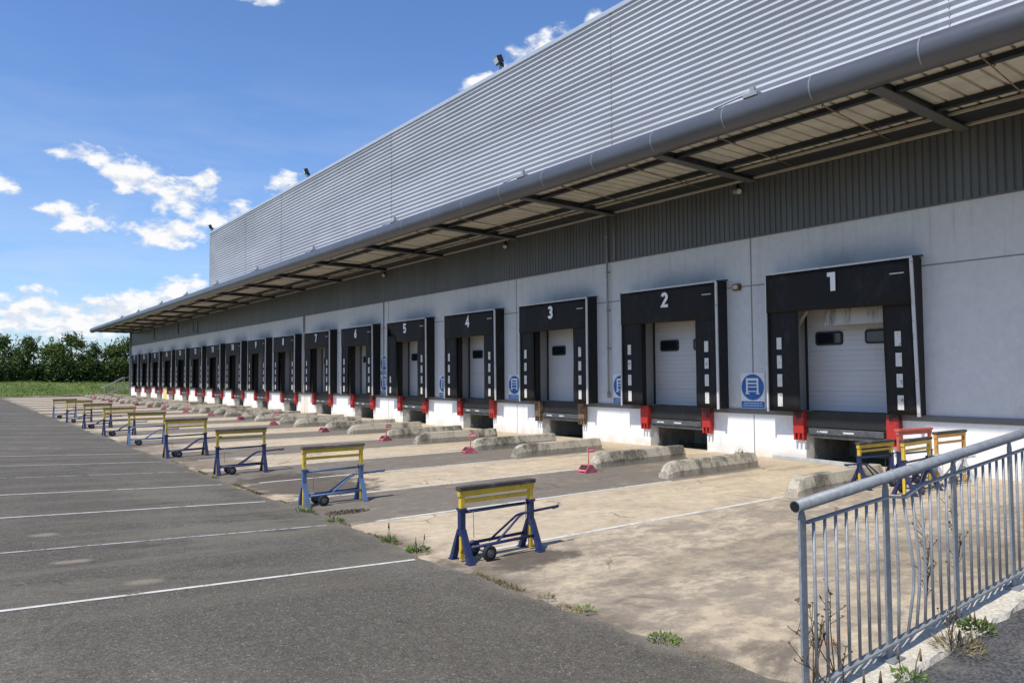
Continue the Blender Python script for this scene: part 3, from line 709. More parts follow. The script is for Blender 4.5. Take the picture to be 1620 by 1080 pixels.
def num_mesh(txt):
    """white stencil figures, each a bold stroke 9 cm wide"""
    b = MB(); adv = .30; ox = -adv * (len(txt) - 1) / 2
    for ch in txt:
        if ch == '1': b.prism([(-u - ox, v) for u, v in ((-.115, .43), (-.115, .335), (-.04, .335), (-.04, 0), (.08, 0), (.08, .43))], 'x', -.004, .004)
        else:
            for pl in DIGIT[ch]:
                prev = None
                for i, (u, v) in enumerate(pl):
                    p0 = Vector(pl[max(i - 1, 0)]); p1 = Vector(pl[min(i + 1, len(pl) - 1)]); q = Vector((u, v))
                    d0 = (q - p0).normalized() if i else (p1 - q).normalized(); d1 = (p1 - q).normalized() if i < len(pl) - 1 else d0
                    nn = Vector((-d0.y - d1.y, d0.x + d1.x))
                    nn = nn.normalized() * min(.075, .045 / max(.5, nn.length / 2)) if nn.length > .2 else Vector((-d0.y, d0.x)) * .045
                    x = -.004 - .0002 * i
                    row = [b.bm.verts.new((xx, -(u + g * nn.x) - ox, v + g * nn.y)) for xx, g in ((x, -1), (x, 1), (.004, 1), (.004, -1))]
                    if prev:
                        for k in range(4): b.bm.faces.new((prev[k], row[k], row[(k + 1) % 4], prev[(k + 1) % 4]))
                    else: b.bm.faces.new(row)
                    prev = row
                b.bm.faces.new(prev[::-1])
        ox += adv
    return b.mesh('number', T['number'])
def curtain_sheet(y0, y1, z0, z1, x, r, amp, nz=14, ny=5, thick=.012, sag=0):
    """a hanging rubber sheet with slight waves, one solid mesh"""
    b = MB(); F = []; Bk = []
    ph = [r.uniform(0, 6.3) for _ in range(4)]
    for i in range(ny + 1):
        for j in range(nz + 1):
            y = y0 + (y1 - y0) * i / ny; z = z0 + (z1 - z0) * j / nz
            dx = amp * (math.sin(z * 3.1 + ph[0]) * .5 + math.sin(y * 5 + z * 1.7 + ph[1]) * .5)
            zz = z + (sag * math.sin(3.14 * i / ny + ph[2]) if j == 0 else 0)
            F.append(b.bm.verts.new((x - amp + dx, y, zz))); Bk.append(b.bm.verts.new((x - amp + dx + thick, y, zz)))
    g = lambda i, j: i * (nz + 1) + j
    for i in range(ny):
        for j in range(nz):
            f = b.bm.faces.new((F[g(i,j)], F[g(i,j+1)], F[g(i+1,j+1)], F[g(i+1,j)])); f.smooth = True
            f = b.bm.faces.new((Bk[g(i,j)], Bk[g(i+1,j)], Bk[g(i+1,j+1)], Bk[g(i,j+1)])); f.smooth = True
    for i in range(ny):
        b.bm.faces.new((F[g(i,0)], F[g(i+1,0)], Bk[g(i+1,0)], Bk[g(i,0)])); b.bm.faces.new((F[g(i,nz)], Bk[g(i,nz)], Bk[g(i+1,nz)], F[g(i+1,nz)]))
    for j in range(nz):
        b.bm.faces.new((F[g(0,j)], Bk[g(0,j)], Bk[g(0,j+1)], F[g(0,j+1)])); b.bm.faces.new((F[g(ny,j)], F[g(ny,j+1)], Bk[g(ny,j+1)], Bk[g(ny,j)]))
    return b
desc = {1: 'black dock shelter numbered 1 with a leaning right edge, nearest the railing', 2: 'black dock shelter numbered 2 beside the blue and white sign',
        5: 'black dock shelter numbered 5 with a torn upper left corner'}
for k in range(ND):
    c = cy(k); r = random.Random(100 + k); num = str(k + 1)
    d = thing('dock_shelter', desc.get(k + 1, 'black dock shelter with the white number %s on its head curtain' % num), 'dock shelter', (FX, c, ZB), 0, 'black dock shelters along the white wall')
    dep = WX - FX
    def P(b, name, mat, par=d):
        o = b.build(name, mat, par); return o
    lean = .16 if k == 0 else r.uniform(-.01, .03)
    for s in (-1, 1):
        b = MB(); ln = lean if s < 0 else 0
        # side cheek
        prof = [(.02 + ln, 0), (dep - .002, 0), (dep - .002, ZT - ZB - .02), (.02, ZT - ZB - .02)]
        b.prism(prof, 'y', s * W2, s * (W2 - .05))
        P(b, 'side_frame', T['sframe'])
        b = MB(); b.prism([(-.018 + ln, -.02), (.02 + ln, -.02), (.02, ZT - ZB), (-.018, ZT - ZB)], 'y', s * (W2 + .012), s * (W2 - (.05 if s < 0 else .02)))
        P(b, 'edge_trim', T['trim'])
    b = MB(); b.prism([(-.03, ZT - ZB - .045), (dep - .002, ZT - ZB + .02), (dep - .002, ZT - ZB + .05), (-.03, ZT - ZB - .01)], 'y', -W2 - .04, W2 + .03); P(b, 'top_frame', T['sframe'])
    b = MB(); b.box((-.045, -W2 - .02, ZT - ZB - .05), (-.031, W2 + .02, ZT - ZB - .012)); P(b, 'edge_trim', T['trim'])
    # head curtain, a little proud of the side curtains
    b = curtain_sheet(-W2 + .055, W2 - .02, 2.40 + r.uniform(-.03, .03), ZT - ZB - .055, .002, r, .012 + .006 * r.random(), 8, 9, sag=.02)
    if k == 4:
        for v in b.bm.verts:
            q = (v.co.y - .7) / 1.0
            if q > 0: v.co.x += .30 * q * min(1, max(0, (3.3 - v.co.z))); v.co.y -= .10 * q
    hc = P(b, 'head_curtain', T['curtain'])
    nb = bpy.data.objects.new('number', num_mesh(num)); C.objects.link(nb); nb.parent = hc; nb.location = (-.040, 0, 2.79)
    b = MB(); b.box((-.034, -W2 + .16, 3.02), (-.028, -W2 + .46, 3.045)); b.build('mark', T['trim'], hc)
    if k == 0:
        b = MB(); b.prism([(.30, 2.02), (.33, 2.02), (.40, 2.46), (.37, 2.46)], 'y', -.98, .44); P(b, 'lining_board', T['lining'])
        b = MB(); b.beam((.28, 1.10, 2.02), (.22, .74, 2.46), .07, .02, (1, 0, 0)); P(b, 'loose_flap', T['lining'])
    for s in (-1, 1):
        iy = .95 + r.uniform(-.05, .05) if s > 0 else 1.05 + r.uniform(-.05, .05)
        a0, a1 = s * (W2 - .055), s * iy
        b = curtain_sheet(min(a0, a1), max(a0, a1), r.uniform(-.01, .03), 2.75, .04 , r, .010)
        if s < 0 and lean > .1:
            for v in b.bm.verts: v.co.x += lean * (1 - v.co.z / 3.4) * .8
        sc_ = P(b, 'side_curtain', T['curtain'])
        ym = s * (1.43 if s > 0 else 1.39)
        for j, z in enumerate((1.64, 1.19, .74, .27)):
            if k == 4 and s > 0 and j < 2: continue
            hgt = .31 + r.uniform(-.03, .01)
            ln = (lean * (1 - z / 3.4) * .8) if (s < 0 and lean > .1) else 0
            b = MB(); b.box((.008 + ln, ym - .065, z - hgt / 2), (.014 + ln, ym + .065, z + hgt / 2))
            b.build('marker', T['marker'], sc_)

# ------------------------------------------------------------------ signs, lamps
def sign_board(name, label, y, z, two=False):
    t = thing(name, label, 'sign', (WX - .012, y, z), 0, 'blue and white safety signs on the dock wall')
    MB().box((-.008, -.36, 0), (.008, .36, .92), .004).build('board', T['sign'], t)
    n = 40; b = MB(); b.prism([(.335 * math.cos(2*math.pi*i/n), .55 + .335 * math.sin(2*math.pi*i/n)) for i in range(n)], 'x', -.011, -.009); b.build('blue_disc', T['sign_blue'], t)
    b = MB()    # white trestle pictogram
    for yy in (-.15, .17): b.box((-.014, yy - .025, .38), (-.012, yy + .025, .74))
    for z0, z1 in ((.72, .78), (.63, .665), (.545, .57)): b.box((-.0142, -.175, z0), (-.0122, .195, z1))
    b.box((-.0144, -.20, .37), (-.0124, -.10, .40)); b.box((-.0144, .10, .37), (-.0124, .22, .40)); b.box((-.0146, -.15, .43), (-.0126, .17, .455))
    b.build('pictogram', T['sign'], t)
    MB().box((-.011, -.345, .02), (-.009, .345, .185)).build('text_panel', T['sign_blue'], t)
    b = MB(); r = random.Random(5)
    for z0, w in ((.125, .27), (.065, .30)):
        y0 = -w
        while y0 < w:
            l = r.uniform(.03, .09); b.box((-.0135, y0, z0), (-.0115, min(y0 + l, w), z0 + .022)); y0 += l + .014
    b.build('lettering', T['sign_pale'], t)
    return t
sign_board('safety_sign', 'blue and white trailer trestle sign between dock doors 1 and 2', 11.58, 1.21)
sign_board('safety_sign', 'blue and white sign half hidden behind the shelter numbered 2', 16.28, 1.20)
sign_board('safety_sign', 'blue and white sign just right of the shelter numbered 4', 21.72, 1.20)
sign_board('safety_sign', 'blue and white sign beside the hanging cable left of the shelter numbered 4', 26.6, 1.20)
sign_board('safety_sign', 'lower of the two blue and white signs between shelters 5 and 6', 31.95, 1.20)
sign_board('safety_sign', 'upper of the two blue and white signs between shelters 5 and 6', 31.95, 2.16)
def flood(y, label):
    t = thing('floodlight', label, 'floodlight', (UX, y, UZ), 0, 'floodlights along the roof edge')
    MB().box((-.05, -.05, 0), (.05, .05, .18), .01).build('bracket', T['conduit'], t)
    h = MB(); h.box((-.10, -.20, -.16), (.14, .20, .16), .03); o = h.build('housing', T['lampblack'], t); o.location = (-.12, 0, .40); o.rotation_euler = (0, R(-22), R(-14))
    g = MB(); g.box((-.125, -.16, -.12), (-.102, .16, .12), .005); g = g.build('lens', T['lampglass'], o)
    MB().box((-.02, -.02, .16), (.16, .02, .34), .01).build('arm', T['lampblack'], t)
flood(24.4, 'black floodlight on the roof edge against the right hand cloud, the nearest one')
flood(45.2, 'black floodlight halfway along the silver roof edge')
flood(66.9, 'black floodlight on the far corner of the silver wall')
def bulkhead():
    t = thing('wall_lamp', 'small amber bulkhead lamp on the wall between doors 1 and 2', 'wall lamp', (WX - .004, 11.98, 4.385))
    b = MB(); b.box((-.10, -.11, -.085), (0, .11, .085), .02); b.build('housing', T['bulk'], t)
    b = MB(); b.prism([(u, v) for u, v in rr(.15, .11, .05)], 'x', -.125, -.10); b.build('lens', T['bulklens'], t)
bulkhead()
for y, lab in ((11.87, 'small grey lamp hanging under the canopy above the gap right of shelter 2'), (22.13, 'small grey lamp hanging under the canopy above the gap right of shelter 4'), (31.8, 'small grey lamp hanging under the canopy between shelters 5 and 6')):
    t = thing('canopy_lamp', lab, 'lamp', (WX - .10, y, 7.13), 0, 'small lamps under the canopy eaves')
    MB().tube([(0, 0, 0), (0, 0, -.20)], .035, 10).build('stem', T['lampblack'], t)
    b = MB(); b.tube([(.02, .10, -.20), (-.12, -.14, -.27)], .075, 12); b.build('housing', T['conduit'], t)
    b = MB(); b.tube([(-.12, -.14, -.27), (-.128, -.155, -.274)], .062, 12); b.build('lens', T['lampglass'], t)

# ------------------------------------------------------------------ wheel guides (concrete kerbs) and chocks
def guide_mesh(seed):
    r = random.Random(seed); b = MB(); n = 26; L0 = 3.0; rows = []
    for i in range(n + 1):
        t = i / n; x = L0 * t
        f = min(1, (x / .42)) ; f = math.sqrt(max(0, 1 - (1 - f) ** 2)) if x < .42 else 1
        h = .335 * (.42 + .58 * f) * (1 + r.uniform(-.005, .005)); w = .175 * (.72 + .28 * f)
        hl = .150 + r.uniform(-.003, .003)
        prof = [(-w, 0), (-w, hl * (.6 + .4 * f)), (-w * .58, h * .97), (-w * .50, h), (w * .50, h), (w * .58, h * .97), (w, hl * (.6 + .4 * f)), (w, 0)]
        rows.append([b.bm.verts.new((x, y + r.uniform(-.0015, .0015), z + (r.uniform(-.0015, .0015) if z > 0 else 0))) for y, z in prof])
    for a, c in zip(rows, rows[1:]):
        for j in range(7): b.bm.faces.new((a[j], c[j], c[j+1], a[j+1]))
    b.bm.faces.new(rows[0]); b.bm.faces.new(rows[-1][::-1])
    return b.mesh('wheel_guide', T['guide'])
gm = [guide_mesh(s) for s in range(4)]
for k in range(ND):
    for s, y, side in ((-1, cy(k) - 1.70, 'right'), (1, cy(k) + 1.16, 'left')):
        o = bpy.data.objects.new('wheel_guide', gm[(k * 2 + (s > 0)) % 4]); C.objects.link(o)
        o.location = (11.62 + rng.uniform(-.06, .10), y + rng.uniform(-.05, .05), -.006); o.rotation_euler = (0, 0, rng.uniform(-.012, .03))
        o.scale = (1, 1, rng.uniform(.95, 1.05))
        tag(o, 'weathered concrete wheel guide on the %s of the lane to dock %d' % (side, k + 1), 'wheel guide', 'concrete wheel guides in front of the docks')
cm = None
def build_chock():
    t = thing('wheel_chock', '', 'wheel chock', (0, 0, 0), 0, 'pink wheel chocks beside the guides')
    b = MB()
    # wedge with a hollow front: two cheeks, back slope, base
    prof = [(-.23, 0), (.23, 0), (.20, .045), (.06, .19), (-.07, .20), (-.20, .075)]
    for y in (-.14, .125): b.prism(prof, 'y', y, y + .018)
    b.beam((.21, 0, .04), (.055, 0, .185), .25, .015, (1, 0, 1)); b.box((-.07, -.125, .185), (.06, .125, .2)); b.box((-.22, -.125, .0), (.22, .125, .02))
    b.beam((-.21, 0, .045), (-.18, 0, .085), .25, .015, (-1, 0, 1))
    b.build('body', T['chock'], t)
    b = MB(); b.beam((-.178, 0, .09), (-.085, 0, .178), .246, .01, (-1, 0, 1)); b.build('hollow', T['chock_dark'], t)
    b = MB(); b.tube([(.05, .0, .19), (.055, 0, .60)], .012, 6); b.build('pole', T['redpaint'], t)
    b = MB(); b.box((.02, -.01, .49), (.27, .01, .62), .004); f = b.build('flag', T['flag'], t)
    b = MB(); b.box((.06, -.013, .525), (.23, .013, .575)); b.build('flag_band', T['flag_pale'], f)
    return t
for k in range(15):
    ck = build_chock() if cm is None else copy_tree(cm)
    if cm is None: cm = ck
    ck.location = ((11.06, 11.33, 11.40, 11.40, 11.3)[k] if k < 5 else 11.3 + rng.uniform(-.15, .15), 11.92 + k * PITCH + (rng.uniform(-.1, .1) if k > 3 else -.02 * k), 0)
    ck.rotation_euler = (0, 0, R((4, -8, 6, 14, -5)[k] if k < 5 else rng.uniform(-20, 20)))
    ck.scale = (.86, .86, .86)
    if k in (3, 9, 6, 11):
        for ch in children(ck):
            if ch.name.split('.')[0] in ('flag', 'pole'):
                for g in children(ch): bpy.data.objects.remove(g)
                bpy.data.objects.remove(ch)
    ck['label'] = '%s wheel chock by the right hand concrete guide of dock lane %d' % ('pink flagless' if k in (3, 9, 6, 11) else 'pink flagged', k + 2)

# ------------------------------------------------------------------ trailer trestles
def trestle(label, loc, rz=0, lift=0., blue='navy', yel='yellow', W=1.06, handle=.47, pad='pad', top=None):
    t = thing('trailer_trestle', label, 'trailer trestle', (*loc, 0), rz, 'yellow and blue trailer trestles')
    BL, YE = T[blue], T[yel]
    xl, xr = .03, W - .03
    zs = .60
    for x in (xl, xr):
        s = MB(); s.box((x - .034, -.034, .30), (x + .034, .034, zs), .005); s.box((x - .045, -.045, zs - .02), (x + .045, .045, zs + .004)); s = s.build('socket', BL, t)
        for q in (-1, 1):
            b = MB(); b.prism([(q * .150, 0), (q * .215, 0), (q * .042, .37), (q * .008, .37)], 'x', x - .036, x + .036)
            b.box((x - .045, q * .13, 0), (x + .045, q * .225, .012)); b.build('leg', BL, t)
        b = MB(); b.box((x - .022, -.022, .02), (x + .022, .022, .30), .003); b.build('inner_leg', YE, t)
        b = MB(); b.box((x - .027, -.027, zs), (x + .027, .027, .80 + lift), .004); p = b.build('post', YE, t)
        if lift > .05:
            b = MB()
            for z in (zs + .06, zs + .11, zs + .16): b.tube([(x, -.0285, z), (x, .0285, z)], .008, 6)
            b.build('pin_hole', T['lampblack'], p)
    z1 = .80 + lift
    TY = T[top] if top else YE
    MB().box((-.012, -.03, z1 - .065), (W + .012, .03, z1), .004).build('top_rail', TY, t)
    MB().box((xl + .028, -.018,   .658 + lift * .75), (xr - .028, .018, .70 + lift * .75), .003).build('lower_rail', TY, t)
    MB().box((-.022, -.05, z1 + .002), (W + .022, .05, z1 + .048), .008).build('pad', T[pad], t)
    b = MB(); b.tube([(xl + .034, 0, .555), (xr - .034, 0, .565)], .019, 8); b.build('cross_tube', BL, t)
    for q in (-1, 1):
        b = MB(); b.tube([(xl, q * .10, .165), (xr, q * .10, .185)], .019, 8); b.build('base_tube', BL, t)
    ax = .30
    b = MB(); b.tube([(ax, -.16, .088), (ax, .16, .088)], .012, 8); b.box((ax - .02, -.115, .08), (ax + .02, -.085, .17)); b.box((ax - .02, .085, .08), (ax + .02, .115, .17)); b.build('axle', BL, t)
    for q in (-1, 1):
        b = MB(); rings = []; n = 24
        for (y, rr2) in ((-.026, .060), (-.030, .078), (-.018, .088), (.018, .088), (.030, .078), (.026, .060)):
            rings.append([b.bm.verts.new((ax + rr2 * math.cos(2*math.pi*i/n), q * .165 + y, .089 + rr2 * math.sin(2*math.pi*i/n))) for i in range(n)])
        for a, c in zip(rings, rings[1:]):
            for i in range(n): f = b.bm.faces.new((a[i], a[(i+1) % n], c[(i+1) % n], c[i])); f.smooth = True
        b.bm.faces.new(rings[0]); b.bm.faces.new(rings[-1][::-1])
        w = b.build('wheel', T['tyre'], t)
        b = MB(); b.tube([(ax, q * .165 - .033, .089), (ax, q * .165 + .033, .089)], .045, 16); b.tube([(ax, q * .165 - .042, .089), (ax, q * .165 + .042, .089)], .016, 10); b.build('hub', T['hub'], w)
    b = MB()
    for q in (-1, 1): b.tube([(.46, q * .075, .165), (.84, q * .03, .425), (.92, q * .012, .445)], .014, 8)
    b.tube([(.90, 0, .445), (1.06, 0, .452), (W + .41, 0, handle)], .016, 8)
    b.tube([(W + .33, 0, handle - .012), (W + .415, 0, handle)], .020, 8); b.build('drawbar', BL, t)
    b = MB(); b.tube([(.17, -.03, .56), (.175, -.035, .26)], .004, 5); b.tube([(xr - .10, -.03, .66), (xr - .10, -.035, .40)], .004, 5); b.build('pin_chain', T['rod'], t)
    return t
trestle('yellow and dark blue trailer trestle with its top lowered, the nearest in the long row', (4.67, 7.17), 0, 0, 'navy')
trestle('trailer trestle with faded light blue legs, second nearest in the long row', (4.64, 11.80), R(-1), .12, 'blue', pad='pad_worn')
rows = [(4.65, 16.75, .135, 'navy', 'third trailer trestle of the row, with bright navy legs on the dark oil stain'),
        (4.58, 21.15, .16, 'navy', 'fourth trailer trestle of the row, with a white concrete scar at its feet'),
        (4.50, 25.75, .17, 'blue', 'fifth trailer trestle of the row, showing tall yellow posts'),
        (4.50, 30.40, .18, 'navy', 'sixth trailer trestle of the row'),
        (4.52, 35.45, .18, 'navy', 'seventh trailer trestle of the row'),
        (4.46, 40.50, .19, 'navy', 'eighth trailer trestle of the row, second from its far end'),
        (4.40, 45.40, .15, 'blue', 'trailer trestle at the far end of the row')]
for i, (x, y, l, c, lab) in enumerate(rows): trestle(lab, (x, y), R((-2.5, 3.5, -4, 2, 5, -3, 3)[i]), l, c, 'yellow' if i % 2 else 'yellow_grime', pad='pad_worn')
trestle('yellow and blue trestle standing behind the railing with its drawbar to the left', (14.35, 6.98), R(176), .0, 'navy', 'yellow', 1.10)
trestle('yellow and blue trestle with a dark worn pad, nearest behind the railing', (13.16, 6.22), R(2), .10, 'navy', 'yellow', 1.10)
trestle('trestle with a faded red top rail, behind the yellow ones by the railing', (14.52, 6.95), R(-9), .18, 'navy', 'redpaint', 1.02, top='redpaint', pad='redpaint')
trestle('rusty orange trestle with pale grey legs at the right edge behind the railing', (14.60, 6.30), R(-3), .16, 'paleleg', 'orange', 1.10, top='orange')
o = MB().box((0, -.06, 0), (2.3, .06, .085), .008).build('timber_plank', T['plank']); o.location = (16.50, 10.95, .0); o.rotation_euler = (0, 0, R(-96)); tag(o, 'grey timber plank lying on the apron below dock door 1', 'plank')

# ------------------------------------------------------------------ raised ramp edge and railing at the camera's right
def rz_(x): return .29 + .092 * (x - 3.78)      # top of the ramp kerb
def rail_y(x): return 2.33 - .055 * (x - 3.78)
RX0, RX1 = 3.55, 9.2
def ramp_sheet():
    b = MB(); prev = None; n = 30
    for i in range(n + 1):
        x = RX0 + (RX1 - RX0) * i / n
        row = [b.bm.verts.new(p) for p in ((x, -2.0, rz_(x) - .02), (x, rail_y(x) - .16 + .012 * math.sin(x * 9), rz_(x) - .02))]
        if prev: b.bm.faces.new((prev[0], row[0], row[1], prev[1]))
        prev = row
    b.bm.faces.new([b.bm.verts.new(p) for p in ((RX0, -2.0, -.02), (RX0, rail_y(RX0) - .16, -.02), (RX0, rail_y(RX0) - .16, rz_(RX0) - .02), (RX0, -2.0, rz_(RX0) - .02))])
    o = b.build('ramp', T['asphalt_ramp']); tag(o, 'asphalt ramp rising to the right behind the railing', kind='structure')
mm = Mat('ramp_asphalt', (.082, .08, .078), .92, spec=.25); vc, vd = mm.voro(70); s_ = mm.N('ShaderNodeSeparateColor'); mm.L(vc, s_.inputs[0]); mm.grain(s_.outputs[0], 0, 1, .4)
mm.over((.2, .18, .15), mm.ramp(mm.noise(3, 6, .7), .52, .7, 0, .5)); mm.height(vd); T['asphalt_ramp'] = mm.done(.6, .008)
ramp_sheet()
b = MB(); rr3 = random.Random(11); prev = None
for i in range(60):
    x = RX0 - .05 + (RX1 + .05 - RX0) * i / 59; y = rail_y(x); z = rz_(x); j = lambda a: rr3.uniform(-a, a)
    row = [b.bm.verts.new(p) for p in ((x, y - .165 + j(.018), z - .04), (x, y - .15 + j(.018), z + .012 + j(.006)), (x, y + .08 + j(.008), z + .015 + j(.006)), (x, y + .10 + j(.008), z - .01), (x, y + .10, -.02))]
    if prev:
        for q in range(4): b.bm.faces.new((prev[q], prev[q+1], row[q+1], row[q]))
    else: first = row
    prev = row
b.bm.faces.new(first)
o = b.build('ramp_kerb', T['kerb']); tag(o, 'crumbling pale concrete kerb under the railing', kind='structure')
def railing():
    t = thing('railing', 'galvanised steel railing with bent balusters rising up the ramp at lower right', 'railing', (3.78, rail_y(3.78), rz_(3.78)))
    ox, oy, oz = 3.78, rail_y(3.78), rz_(3.78)
    def P(x, h): return (x - ox, rail_y(x) - oy, rz_(x) + h - oz)
    xe = 8.9
    b = MB(); b.tube([P(3.70, 1.105), P(xe, 1.105)], .034, 16)
    b.build('handrail', T['galv'], t)
    b = MB(); b.tube([P(3.699, 1.1045), P(3.705, 1.1045)], .029, 16); b.build('end_plug', T['lampblack'], t)
    b = MB(); b.beam(P(3.79, 1.0), P(4.62, .985), .032, .012); b.beam(P(4.62, .985), P(4.82, .945), .032, .012); b.beam(P(4.82, .945), P(5.0, .985), .032, .012); b.beam(P(5.0, .985), P(xe, .985), .032, .012); b.build('mid_rail', T['galv'], t)
    b = MB(); b.beam(P(3.80, .10), P(xe, .10), .044, .012); b.build('bottom_rail', T['galv'], t)
    posts = [3.76, 4.60, 5.44, 6.28, 7.12, 7.96, 8.8]
    for i, x in enumerate(posts):
        b = MB(); q, q2 = P(x, 0), P(x, 1.08)
        b.beam(q, (q2[0], q2[1], q2[2] - .03), .058, .014, (0, 1, 0)) if False else b.box((q[0] - .029, q[1] - .007, q[2]), (q[0] + .029, q[1] + .007, q2[2] - .05))
        b.prism([(q[0] - .029, q2[2] - .05), (q[0] + .029, q2[2] - .05), (q[0] + .010, q2[2]), (q[0] - .010, q2[2])], 'y', q[1] - .007, q[1] + .007)
        pst = b.build('post', T['galv'], t)
        b = MB(); b.box((q[0] - .07, q[1] - .06, q[2] + .013), (q[0] + .07, q[1] + .05, q[2] + .026)); b.build('base_plate', T['galv'], pst)
    bar = None
    for i, x0 in enumerate(posts[:-1]):
        for j in range(1, 8):
            x = x0 + .105 * j; lo, hi = P(x, .10), P(x, .985)
            bend = {(1, 1): (.02, .5), (1, 2): (.125, .42), (1, 3): (.075, .45), (1, 4): (.03, .5)}.get((i, j))
            if bend:
                top = P(x - .012, .965); mid = P(x + bend[0] * .75, bend[1] + .05); low = P(x + bend[0] * .62, .34)
                b = MB(); b.tube([lo, low, mid, top], .0095, 8); o = b.build('baluster', T['galv'], t); tag(o, 'bent baluster')
            else:
                if bar is None:
                    b = MB(); b.tube([(0, 0, 0), (0, 0, .885)], .0095, 8); bar = b.build('baluster', T['galv'], t); o = bar
                else: o = bar.copy(); C.objects.link(o); o.parent = t
                o.location = lo
railing()

# ------------------------------------------------------------------ vegetation
def leaf(b, p, d, l, w, r):
    d = d.normalized(); s = d.cross(Vector((r.uniform(-1, 1), r.uniform(-1, 1), r.uniform(-.3, 1)))).normalized() * w / 2; p = Vector(p)
    b.bm.faces.new([b.bm.verts.new(q) for q in (p, p + d * l * .5 + s, p + d * l, p + d * l * .5 - s)])
def rdir(r, up=0.):
    while True:
        v = Vector((r.uniform(-1, 1), r.uniform(-1, 1), r.uniform(-1, 1)))
        if .05 < v.length < 1: return (v.normalized() + Vector((0, 0, up))).normalized()
def tree_meshes(seed, mat, H=6.0, Rr=2.8, n=52, per=62):
    r = random.Random(seed); tr = MB(); cr = MB()
    tr.tube([(0, 0, -.3), (r.uniform(-.15, .15), .1, H * .35), (r.uniform(-.3, .3), .2, H * .7)], .19, 8, taper=.06)
    for i in range(n):
        a = r.uniform(0, 6.283); h = r.uniform(.05, 1) ** .85
        rad = Rr * (1 - .75 * max(0, h - .45) / .55) * (.80 + .2 * math.sin(3 * a + seed)) * math.sqrt(r.uniform(.25, 1))
        c = Vector((rad * math.cos(a), rad * math.sin(a), .35 + (H - .75) * h))
        if i % 4 == 0: tr.tube([(0, 0, max(.4, c.z * .55)), c * .6 + Vector((0, 0, c.z * .3)), c], .05, 5, taper=.015)
        sz = r.uniform(.45, .95)
        for _ in range(per):
            v = rdir(r); p = c + Vector((v.x * sz, v.y * sz, v.z * sz * .75)) * r.uniform(.45, 1.05)
            leaf(cr, p, (v + rdir(r) * .9), r.uniform(.20, .36), r.uniform(.14, .24), r)
    for _ in range(10):         # straggling shoots above the outline
        a = r.uniform(0, 6.28); rad = Rr * r.uniform(0, .6); z = H * r.uniform(.82, .95)
        for q in range(14): leaf(cr, (rad * math.cos(a) + r.uniform(-.12, .12), rad * math.sin(a) + r.uniform(-.12, .12), z + q * .07), rdir(r, .3), .26, .16, r)
    return tr.mesh('trunk', T['bark']), cr.mesh('crown', mat)
kinds = [tree_meshes(1, T['leaf_a'], 6.0, 2.9), tree_meshes(2, T['leaf_b'], 6.4, 2.7), tree_meshes(3, T['leaf_c'], 5.4, 2.8), tree_meshes(4, T['leaf_a'], 6.8, 3.0)]
line = [(2.5, 116.5, 1, .92), (5.6, 118, 0, 1.0), (8.3, 116, 3, .88), (11.2, 117.5, 2, 1.02), (13.4, 116, 0, 1.06), (16.0, 117.5, 1, .86), (18.6, 116.5, 2, 1.02), (20.9, 118, 3, .93), (23.8, 117, 0, .98), (27, 118, 1, 1)]
names = ['tree at the far left end of the hedge line', 'dense green tree, second from the left end of the hedge line', 'tall shaggy tree, third from the left in the hedge line',
         'bright yellow green tree, fourth from the left in the hedge line', 'rounded green tree, fifth from the left in the hedge line', 'darker low tree in the dip of the hedge line',
         'bright green tree left of the building end, above the handrail', 'tall tree beside the building end, behind the downpipe', 'tree mostly hidden behind the building end', 'last tree hidden behind the building']
for (x, y, kd, s), lab in zip(line, names):
    t = thing('hedge_tree', lab, 'tree', (x, y, 1.45), rng.uniform(0, 6), 'trees in the hedge line beyond the grass bank')
    for nm, me in zip(('trunk', 'crown'), kinds[kd]):
        o = bpy.data.objects.new(nm, me); C.objects.link(o); o.parent = t
    t.scale = (s, s, s)
# bramble thicket filling the foot of the hedge line
b = MB(); r = random.Random(21)
for i in range(24000):
    x = r.uniform(-4, 34); y = r.uniform(113.2, 119.5); z = 1.35 + r.uniform(0, 1) ** 1.2 * (2.7 + .5 * math.sin(x * 1.1) + .3 * math.sin(x * 2.7))
    leaf(b, (x, y, z), rdir(r), r.uniform(.28, .5), r.uniform(.22, .38), r)
o = b.build('thicket', T['leaf_b']); tag(o, 'dark bramble thicket at the foot of the hedge trees', kind='stuff')
# rough grass on the bank
b = MB(); r = random.Random(22)
for i in range(9000):
    x = r.uniform(-6, 24); y = 98.8 + r.uniform(0, 1) * 11; z = bank_z(x, y)
    h = r.uniform(.06, .20); a = r.uniform(0, 6.28)
    b.bm.faces.new([b.bm.verts.new(q) for q in ((x - .04 * math.cos(a), y - .04 * math.sin(a), z - .02), (x + .04 * math.cos(a), y + .04 * math.sin(a), z - .02), (x + r.uniform(-.08, .08), y + r.uniform(-.08, .08), z + h))])
o = b.build('bank_grass', T['leaf_c']); tag(o, 'rough grass growing on the bank', kind='stuff')
